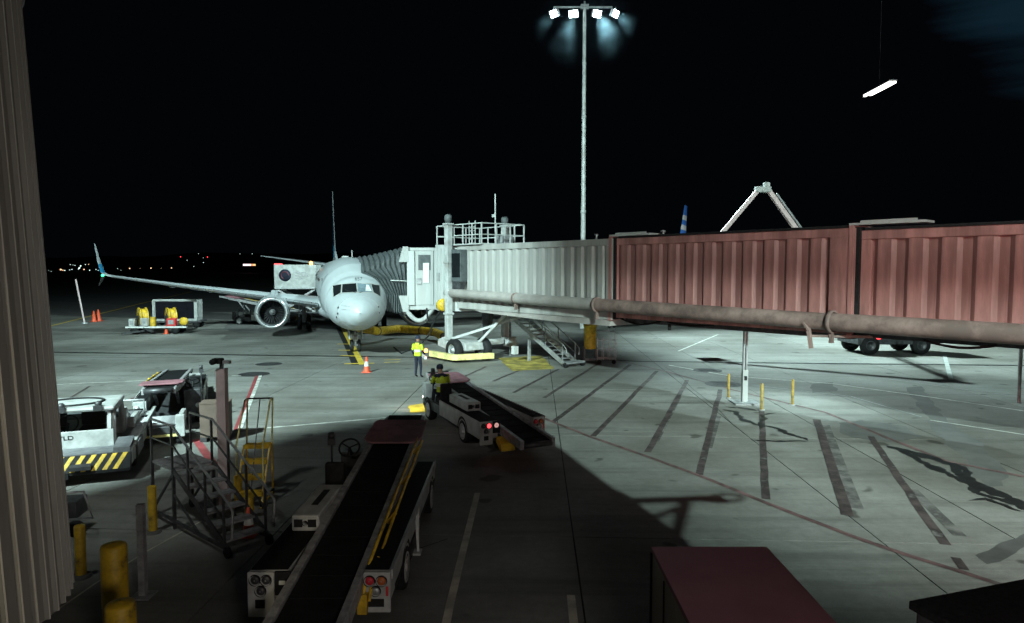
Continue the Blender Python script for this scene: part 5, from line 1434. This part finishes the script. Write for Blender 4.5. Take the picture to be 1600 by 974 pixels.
MB().tube([(-.5, -.2, .54), (-.5, -.2, 1.2)], .2, 12).build('yellow_canister', M['yellow'], t)
MB().lathe([(.01, -.08), (.28, -.08), (.28, .08), (.01, .08)], (1.75, -.5, .9), 'Y', 18).build('small_reel', M['yellow'], t)
b = MB(); b.bar((-.9, -.7, .25), (-2.1, -1.5, .12), .22, .1); b.bar((-.9, -.7, .45), (-.2, -.9, .2), .25, .1); b.build('tow_bar', M['dark_metal'], t)
for x in (-1.6, 1.2):
    for y in (-.6, .6): MB().lathe([(.01, -.1), (.26, -.1), (.26, .1), (.01, .1)], (x, y, .26), 'Y', 20).build('wheel', M['black'], t)
t = thing('cargo_container', 'white framed cargo container with a dark curtain standing on a dolly behind the hose reels', 'container', (-26.4, 54.6, 0), R(8))
MB().box(-1.7, 1.9, -.75, .85, .45, .58).build('dolly_deck', M['dark_metal'], t)
MB().box(-1.65, 1.62, -.62, .75, .58, 2.2).build('container_body', M['white'], t, .02)
MB().box(-1.46, 1.38, -.66, -.621, .74, 2.08).build('interior', mat('dark_interior_shade', (.006, .006, .010), .8, wear=.3, spec=.1), t)  # dark sheet stands in for the shaded interior
for a_, c_ in (((-1.6, -.66, .62), (-1.6, -.66, 2.2)), ((1.58, -.66, .62), (1.58, -.66, 2.2)), ((-1.6, -.66, 2.2), (1.58, -.66, 2.2)), ((-1.6, -.66, .62), (1.58, -.66, .62))):
    MB().bar(a_, c_, .13).build('frame_bar', M['white'], t)
MB().box(1.63, 1.66, -.5, .65, .8, 2.0).build('side_door', M['white'], t)
for x in (-1.4, 1.5):
    for y in (-.6, .65): MB().lathe([(.01, -.08), (.24, -.08), (.24, .08), (.01, .08)], (x, y, .24), 'Y', 18).build('wheel', M['black'], t)

# ------------------------------------------------------------------ catering truck with raised body
t = thing('catering_truck', 'white high-lift catering truck with its box raised behind the airliner wing', 'truck', (-18.1, 58.5, 0), R(3))
MB().box(-1.65, 1.75, -1.1, 1.1, 2.95, 4.98).build('raised_box', M['white'], t, .04)
MB().box(-1.6, 1.7, -1.13, -1.101, 3.0, 3.12).build('box_trim', M['grey_metal'], t)
b = MB(); b.lathe([(.01, -.02), (.50, -.02), (.50, .01)], (-.75, -1.12, 4.1), 'Y', 28); lg = b.build('round_emblem', M['navy'], t)
b = MB(); b.tube([(-.75 + .3 * math.cos(a), -1.16, 4.1 + .3 * math.sin(a)) for a in [k * .25 for k in range(18)]], .04, 6); b.build('emblem_ring', mat('dull_red', (.12, .02, .03), .6), lg)
for z, l_ in ((4.33, .9), (4.08, 1.2), (3.84, .8)):
    MB().box(.05, .05 + l_, -1.125, -1.102, z - .05, z + .04).build('lettering_line', M['mid_metal'], t)
MB().box(-2.6, 2.5, -1.05, 1.05, .7, 1.05).build('chassis', M['dark_metal'], t)
MB().box(2.5, 4.1, -1.05, 1.05, .6, 2.5).build('cab', M['white'], t, .08)
MB().box(3.9, 4.12, -.9, .9, 1.6, 2.3).build('windscreen', M['glass'], t)
for s_ in (-1, 1):
    b = MB(); b.bar((-1.5, s_ * .8, 1.05), (1.6, s_ * .8, 2.93), .16); b.bar((1.6, s_ * .8, 1.05), (-1.5, s_ * .8, 2.93), .16); b.build('scissor_lift', M['mid_metal'], t)
for x in (-1.6, 3.3):
    for y in (-.95, .95): MB().lathe([(.01, -.15), (.5, -.15), (.5, .15), (.01, .15)], (x, y, .5), 'Y', 22).build('wheel', M['black'], t)
MB().box(-1.62, -1.0, -1.1, -.95, 4.99, 5.07).build('marker_lamp', M['e_red'], t)
MB().lathe([(.01, 0), (.14, 0), (.13, .2), (.01, .28)], (1.35, -.95, 4.99), 'Z', 12).build('beacon', M['e_amber'], t)

bl4 = belt_loader('far white belt loader raised to the airliner hold behind the engine', (-18.3, 57.6, .0), R(80), pose=(.9, 2.3), tint='white')

# ------------------------------------------------------------------ boom truck behind the bridge
t = thing('boom_truck', 'dark boom truck parked behind the jet bridge with its folding pale boom raised', 'truck', (20.75, 38.2, 0), R(2))
b = MB(); b.box(-2.2, 2.2, -1.1, 1.1, .55, 1.0); b.build('chassis', M['dark_metal'], t, .03)
MB().box(-2.1, -.4, -1.0, 1.0, 1.0, 1.7).build('turret_base', M['dark_metal'], t, .05)
MB().box(.9, 2.5, -1.05, 1.05, .6, 2.3).build('cab', M['mid_metal'], t, .08)
MB().box(2.45, 2.52, -.9, .9, 1.5, 2.1).build('windscreen', M['glass'], t)
for x in (-1.5, 1.3):
    for y in (-1.0, .95):
        w = MB().lathe([(.26, -.15), (.48, -.15), (.5, -.1), (.5, .1), (.48, .15), (.26, .15)], (x, y, .5), 'Y', 24).build('tyre', M['black'], t)
        MB().lathe([(.27, -.15), (.24, -.16), (.2, -.1), (.01, -.1)], (x, y, .5), 'Y', 20).build('wheel_rim', M['dark_metal'], w)
MB().box(-1.3, -.95, -1.12, -1.101, .85, .95).build('marker_lamp', M['e_red'], t)
MB().bar((-1.4, 0, 1.7), (-6.95, -.2, 8.95), .26, .24).build('lower_boom', M['rose_post'], t, .03)
MB().bar((-1.2, -.1, 1.9), (-6.5, -.3, 8.7), .08).build('lift_cylinder', M['grey_metal'], t)
MB().bar((-7.35, -.2, 9.0), (-11.3, -.2, 4.3), .23, .22).build('upper_boom', M['rose_post'], t, .03)
b = MB(); b.box(-7.6, -6.8, -.42, .02, 8.75, 9.05); b.box(-7.15, -6.85, -.35, -.05, 9.05, 9.28); b.build('boom_knuckle', M['white'], t, .03)
b = MB(); b.box(-11.6, -10.6, -.8, .4, 3.2, 3.26)
for z in (3.7, 4.3):
    for a_, c_ in (((-11.6, -.8), (-10.6, -.8)), ((-10.6, -.8), (-10.6, .4)), ((-10.6, .4), (-11.6, .4)), ((-11.6, .4), (-11.6, -.8))): b.bar((*a_, z), (*c_, z), .05)
for x in (-11.6, -10.6):
    for y in (-.8, .4): b.bar((x, y, 3.2), (x, y, 4.3), .05)
b.build('basket', M['mid_metal'], t)

# ------------------------------------------------------------------ near boxes under the viewpoint
t = thing('maroon_roofed_unit', 'boxy beige ground unit with a flat maroon roof at the bottom edge', 'ground unit', (1.52, 7.32, 0))
MB().box(0, 1.23, -2.6, 0, .12, 1.54).build('unit_body', M['cabinet_side'], t, .01)
MB().box(-.012, 1.245, -2.62, .012, 1.541, 1.60).build('roof', M['maroon_roof'], t, .008)
MB().box(-.014, -.004, -.62, -.60, .2, 1.5).build('side_door', M['black'], t)
MB().box(-.022, -.002, -.02, .0, .14, 1.54).build('corner_trim', M['black'], t)
MB().box(.01, 1.22, .0, .03, 1.45, 1.53).build('top_trim', M['black'], t)
for x in (.15, 1.08):
    for y in (-2.3, -.3): MB().lathe([(.01, -.05), (.16, -.05), (.16, .05), (.01, .05)], (x, y, .16), 'X', 16).build('wheel', M['black'], t)
t = thing('dark_cabinet', 'black topped cabinet cutting the lower right corner', 'cabinet', (2.70, 4.50, 0), R(18))
MB().box(0, 1.6, -1.3, 0, .05, 2.32).build('cabinet_body', M['dark_metal'], t, .02)
MB().box(-.03, 1.63, -1.33, .03, 2.321, 2.38).build('lid', M['deck_black'], t, .01)
MB().box(.3, .34, .0, .03, .9, 1.3).build('handle', M['grey_metal'], t)

# window reflection of a light tube, built as a hanging lamp
t = thing('tube_reflection', 'bright white window reflection of a linear lamp, built hanging high at the right', 'lamp', (8.2, 15.3, 8.62), R(-92))
for dy in (-.045, .045):
    MB().box(-1.05 if dy < 0 else -.95, .14, dy - .026, dy + .026, -.02, .02).build('reflected_tube', emis('reflected_tube_glow', (1, .97, .90), 5) if dy < 0 else bpy.data.materials['reflected_tube_glow'], t)
MB().box(-1.07, .15, -.09, .09, .022, .05).build('added_tray', M['dark_metal'], t)  # tray and rod added to carry the reflected tube
MB().box(-.4695, -.4665, -.0015, .0015, .05, 4.0).build('added_rod', M['black'], t)

# ------------------------------------------------------------------ people
def skinned(name, joints, edges, mats, parent, assign, sub=2):
    me = bpy.data.meshes.new(name)
    me.from_pydata([j[0] for j in joints], edges, [])
    o = bpy.data.objects.new(name, me); col.objects.link(o)
    sk = o.modifiers.new('skin', 'SKIN'); 
    for i, j in enumerate(joints): me.skin_vertices[0].data[i].radius = (j[1], j[2] if len(j) > 2 else j[1])
    me.skin_vertices[0].data[0].use_root = True
    ss = o.modifiers.new('sub', 'SUBSURF'); ss.levels = sub; ss.render_levels = sub
    dg = bpy.context.evaluated_depsgraph_get(); dg.update()
    m2 = bpy.data.meshes.new_from_object(o.evaluated_get(dg)); m2.name = name
    bpy.data.objects.remove(o)
    for m in mats: m2.materials.append(m)
    for p in m2.polygons:
        p.use_smooth = True; p.material_index = assign(p.center)
    return link(name, m2, parent)

def person(label, loc, rz, pose='stand'):
    t = thing('person', label, 'person', loc, rz)
    # local: facing -Y
    if pose == 'stand':
        Jn = [((0, 0, .96), .135, .10), ((0, 0, 1.12), .125, .095), ((0, .0, 1.32), .155, .105), ((0, .01, 1.45), .10, .08), ((0, 0, 1.53), .052),
              ((0, -.015, 1.60), .075, .085), ((0, -.01, 1.70), .085, .095), ((0, 0, 1.77), .05, .06),
              ((.09, 0, .90), .095), ((.105, -.02, .50), .062), ((.11, .02, .12), .042), ((.12, -.12, .05), .038, .035),
              ((-.09, 0, .90), .095), ((-.12, -.04, .50), .062), ((-.14, .0, .12), .042), ((-.15, -.14, .05), .038, .035),
              ((.19, .01, 1.42), .058), ((.26, .04, 1.14), .045), ((.27, -.10, .92), .034), ((.27, -.16, .86), .028, .035),
              ((-.19, .01, 1.42), .058), ((-.27, .02, 1.15), .045), ((-.22, -.18, 1.02), .034), ((-.17, -.25, 1.02), .028, .035)]
        E_ = [(0, 1), (1, 2), (2, 3), (3, 4), (4, 5), (5, 6), (6, 7), (0, 8), (8, 9), (9, 10), (10, 11), (0, 12), (12, 13), (13, 14), (14, 15), (3, 16), (16, 17), (17, 18), (18, 19), (3, 20), (20, 21), (21, 22), (22, 23)]
        hands = [(.27, -.16, .86, 0, -.3), (-.17, -.25, 1.02, 1, -.1)]
        head = Vector((0, -.01, 1.68))
    else:
        Jn = [((0, 0, .20), .14, .11), ((0, -.02, .36), .13, .10), ((0, -.10, .56), .155, .105), ((0, -.15, .68), .10, .08), ((0, -.19, .75), .052),
              ((0, -.24, .81), .075, .085), ((0, -.26, .90), .085, .095), ((0, -.26, .98), .05, .06),
              ((.10, -.08, .16), .09), ((.12, -.46, .20), .065), ((.12, -.58, -.16), .045), ((.12, -.70, -.20), .038, .035),
              ((-.10, -.08, .16), .09), ((-.12, -.46, .20), .065), ((-.12, -.58, -.16), .045), ((-.12, -.70, -.20), .038, .035),
              ((.19, -.14, .66), .058), ((.25, -.28, .44), .045), ((.12, -.50, .50), .034), ((.10, -.56, .52), .028, .035),
              ((-.19, -.14, .66), .058), ((-.27, -.24, .42), .045), ((-.14, -.48, .46), .034), ((-.11, -.55, .49), .028, .035)]
        E_ = [(0, 1), (1, 2), (2, 3), (3, 4), (4, 5), (5, 6), (6, 7), (0, 8), (8, 9), (9, 10), (10, 11), (0, 12), (12, 13), (13, 14), (14, 15), (3, 16), (16, 17), (17, 18), (18, 19), (3, 20), (20, 21), (21, 22), (22, 23)]
        hands = [(.10, -.56, .52, 0, -.2), (-.11, -.55, .49, 1, -.2)]
        head = Vector((0, -.26, .885))
    # fingers and thumb
    def ext(c, j, r): Jn.append((c, r)); E_.append((j, len(Jn) - 1)); return len(Jn) - 1
    for (x, y, z, s, dz) in hands:
        root = 19 if s == 0 else 23
        for k in range(4):
            a = ext((x - .03 + k * .02, y - .045, z + dz * .12), root, .0085); ext((x - .03 + k * .02, y - (.075 + .01 * (k in (1, 2))), z + dz * .30), a, .008)
        a = ext((x + (.045 if s else -.045), y - .01, z), root, .010); ext((x + (.055 if s else -.055), y - .045, z - .01), a, .009)
    hz = head.z
    handp = [Vector(h[:3]) for h in hands]
    def assign(c):
        if any((c - h).length < .11 and c.y < h.y + .03 for h in handp): return 1
        if c.z > hz - .13 and abs(c.x) < .13 and (c - head).length < .2: return 1
        if pose == 'stand' and c.z < .13: return 2
        if pose != 'stand' and c.z < -.12: return 2
        return 0
    skinned('body', Jn, E_, [M['navy'], M['skin'], M['black']], t, assign)
    # face
    b = MB(); hx, hy, hz2 = head
    for sx in (-.032, .032): b.lathe([(.001, -.008), (.010, -.004), (.010, .006)], (hx + sx, hy - .088, hz2 + .01), 'Y', 8)
    b.build('eyes', M['black'], t)
    b = MB(); b.prism([(hy - .085, hz2 + .015), (hy - .118, hz2 - .025), (hy - .085, hz2 - .035)], 'X', hx - .012, hx + .012); b.build('nose', M['skin'], t)
    b = MB(); b.box(hx - .022, hx + .022, hy - .097, hy - .080, hz2 - .058, hz2 - .050); b.build('mouth', M['red'], t)
    for sx in (-1, 1): MB().lathe([(.001, -.012), (.026, -.006), (.028, .006), (.001, .012)], (hx + sx * .090, hy + .01, hz2 - .005), 'X', 10).build('ear', M['skin'], t)
    b = MB(); b.lathe([(.102, -.02), (.106, .03), (.09, .085), (.05, .115), (.01, .122)], (hx, hy + .012, hz2 + .015), 'Z', 20); b.prism([(hx - .075, hy - .08), (hx + .075, hy - .08), (hx + .05, hy - .16), (hx - .05, hy - .16)], 'Z', hz2 + .03, hz2 + .042); b.build('cap', M['navy'], t)
    # vest: shell round the torso
    if pose == 'stand': st = [((0, 0, .95), .175, .135), ((0, 0, 1.10), .165, .130), ((0, 0, 1.25), .180, .138), ((0, .005, 1.38), .185, .130), ((0, .01, 1.46), .150, .105), ((0, .01, 1.51), .085, .08)]
    else: st = [((0, -.01, .22), .175, .14), ((0, -.04, .36), .165, .13), ((0, -.09, .50), .180, .138), ((0, -.13, .61), .185, .13), ((0, -.15, .68), .150, .105), ((0, -.17, .73), .085, .08)]
    rows = [[(c[0] + w * math.cos(a), c[1] + d * math.sin(a), c[2]) for a in [2 * math.pi * k / 28 for k in range(28)]] for c, w, d in st]
    b = MB(); b.grid(rows, closed=True); vest = b.build('hi_vis_vest', M['hivis'], t)
    for i0, f in ((1, .2), (1, .75)):
        b = MB(); rr = []
        for df in (0, .28):
            rr.append([tuple(Vector(rows[i0][k]).lerp(Vector(rows[i0 + 1][k]), f * .7 + df) + (Vector(rows[i0][k]) - Vector(st[i0][0])).normalized() * .006) for k in range(28)])
        b.grid(rr, closed=True); b.build('reflective_band', M['reflect'], vest)
    # sleeves of the vest jacket
    for si, (a_, c_) in enumerate(((16, 17), (20, 21))):
        pa, pb = Vector(Jn[a_][0]), Vector(Jn[c_][0])
        MB().tube([pa + (pa - pb) * .12, pa.lerp(pb, .3), pa.lerp(pb, .8)], [.070, .070, .062], 14, False).build('sleeve', M['hivis'], vest)
    return t
person('standing ground worker in a yellow hi-vis vest, dark trousers and cap, near the airliner nose', (-3.98, 29.1, 0), R(152))
dp = bl2.matrix_basis @ Vector((-.65, 3.68, .84 - .10))
person('seated belt loader driver in a yellow hi-vis vest and dark cap', dp, R(24 + 180), 'sit')

# unseen bracket with a hoop, added to cast its shadow on the apron
t = thing('shadow_bracket', 'added steel bracket with a hoop behind the viewpoint, shaped for its shadow on the apron', 'bracket', (6.52, -1.95, 10.2))
b = MB(); b.bar((0, 0, .52), (.72, 0, .57), .055); b.bar((0, 0, .02), (.42, 0, .53), .06); b.bar((0, 0, .27), (.3, 0, .42), .035); b.box(-.02, .02, -.08, .08, -.1, .62); b.build('bracket_arm', M['dark_metal'], t)
b = MB(); b.tube([(.72 + .16 * math.cos(a), 0, .565 + .052 * math.sin(a) + .03 * math.cos(a)) for a in [2 * math.pi * k / 24 for k in range(25)]], .016, 6, False); b.build('hoop', M['dark_metal'], t)

# thin mist of added fog, standing in for lens glow round the mast heads
def lamp_halo():
    m = bpy.data.materials.new('halo'); m.use_nodes = True; N = m.node_tree.nodes; L = m.node_tree.links
    N.remove(N['Principled BSDF'])
    v = N.new('ShaderNodeVolumePrincipled'); v.inputs['Color'].default_value = (.50, .80, .98, 1)
    tcn = N.new('ShaderNodeTexCoord'); ln = N.new('ShaderNodeVectorMath'); ln.operation = 'LENGTH'
    mrn = N.new('ShaderNodeMapRange'); mrn.interpolation_type = 'SMOOTHERSTEP'
    mrn.inputs['From Min'].default_value = 0.5; mrn.inputs['From Max'].default_value = 4.2; mrn.inputs['To Min'].default_value = .0060; mrn.inputs['To Max'].default_value = 0.0
    nz = N.new('ShaderNodeTexNoise'); nz.inputs['Scale'].default_value = .7; nz.inputs['Detail'].default_value = 2
    m2 = N.new('ShaderNodeMapRange'); m2.inputs['From Min'].default_value = .38; m2.inputs['From Max'].default_value = .68; m2.inputs['To Min'].default_value = .15; m2.inputs['To Max'].default_value = 1.25
    mul_ = N.new('ShaderNodeMath'); mul_.operation = 'MULTIPLY'
    L.new(tcn.outputs['Object'], ln.inputs[0]); L.new(ln.outputs['Value'], mrn.inputs['Value'])
    L.new(tcn.outputs['Object'], nz.inputs['Vector']); L.new(nz.outputs['Fac'], m2.inputs['Value'])
    L.new(mrn.outputs['Result'], mul_.inputs[0]); L.new(m2.outputs['Result'], mul_.inputs[1]); L.new(mul_.outputs[0], v.inputs['Density'])
    L.new(v.outputs[0], N['Material Output'].inputs['Volume'])
    b = MB(); b.lathe([(.01, -5.8), (3, -4.9), (5.2, -2.5), (5.8, 0), (5.2, 2.5), (3, 4.9), (.01, 5.8)], (0, 0, 0), 'Z', 32)
    tag(b.build('lamp_halo', m, loc=(MAST[0], MAST[1] - .5, 23.4)), 'thin bluish mist standing in for lens glow around the lit heads of the tall mast', 'halo', kind='stuff')
lamp_halo()
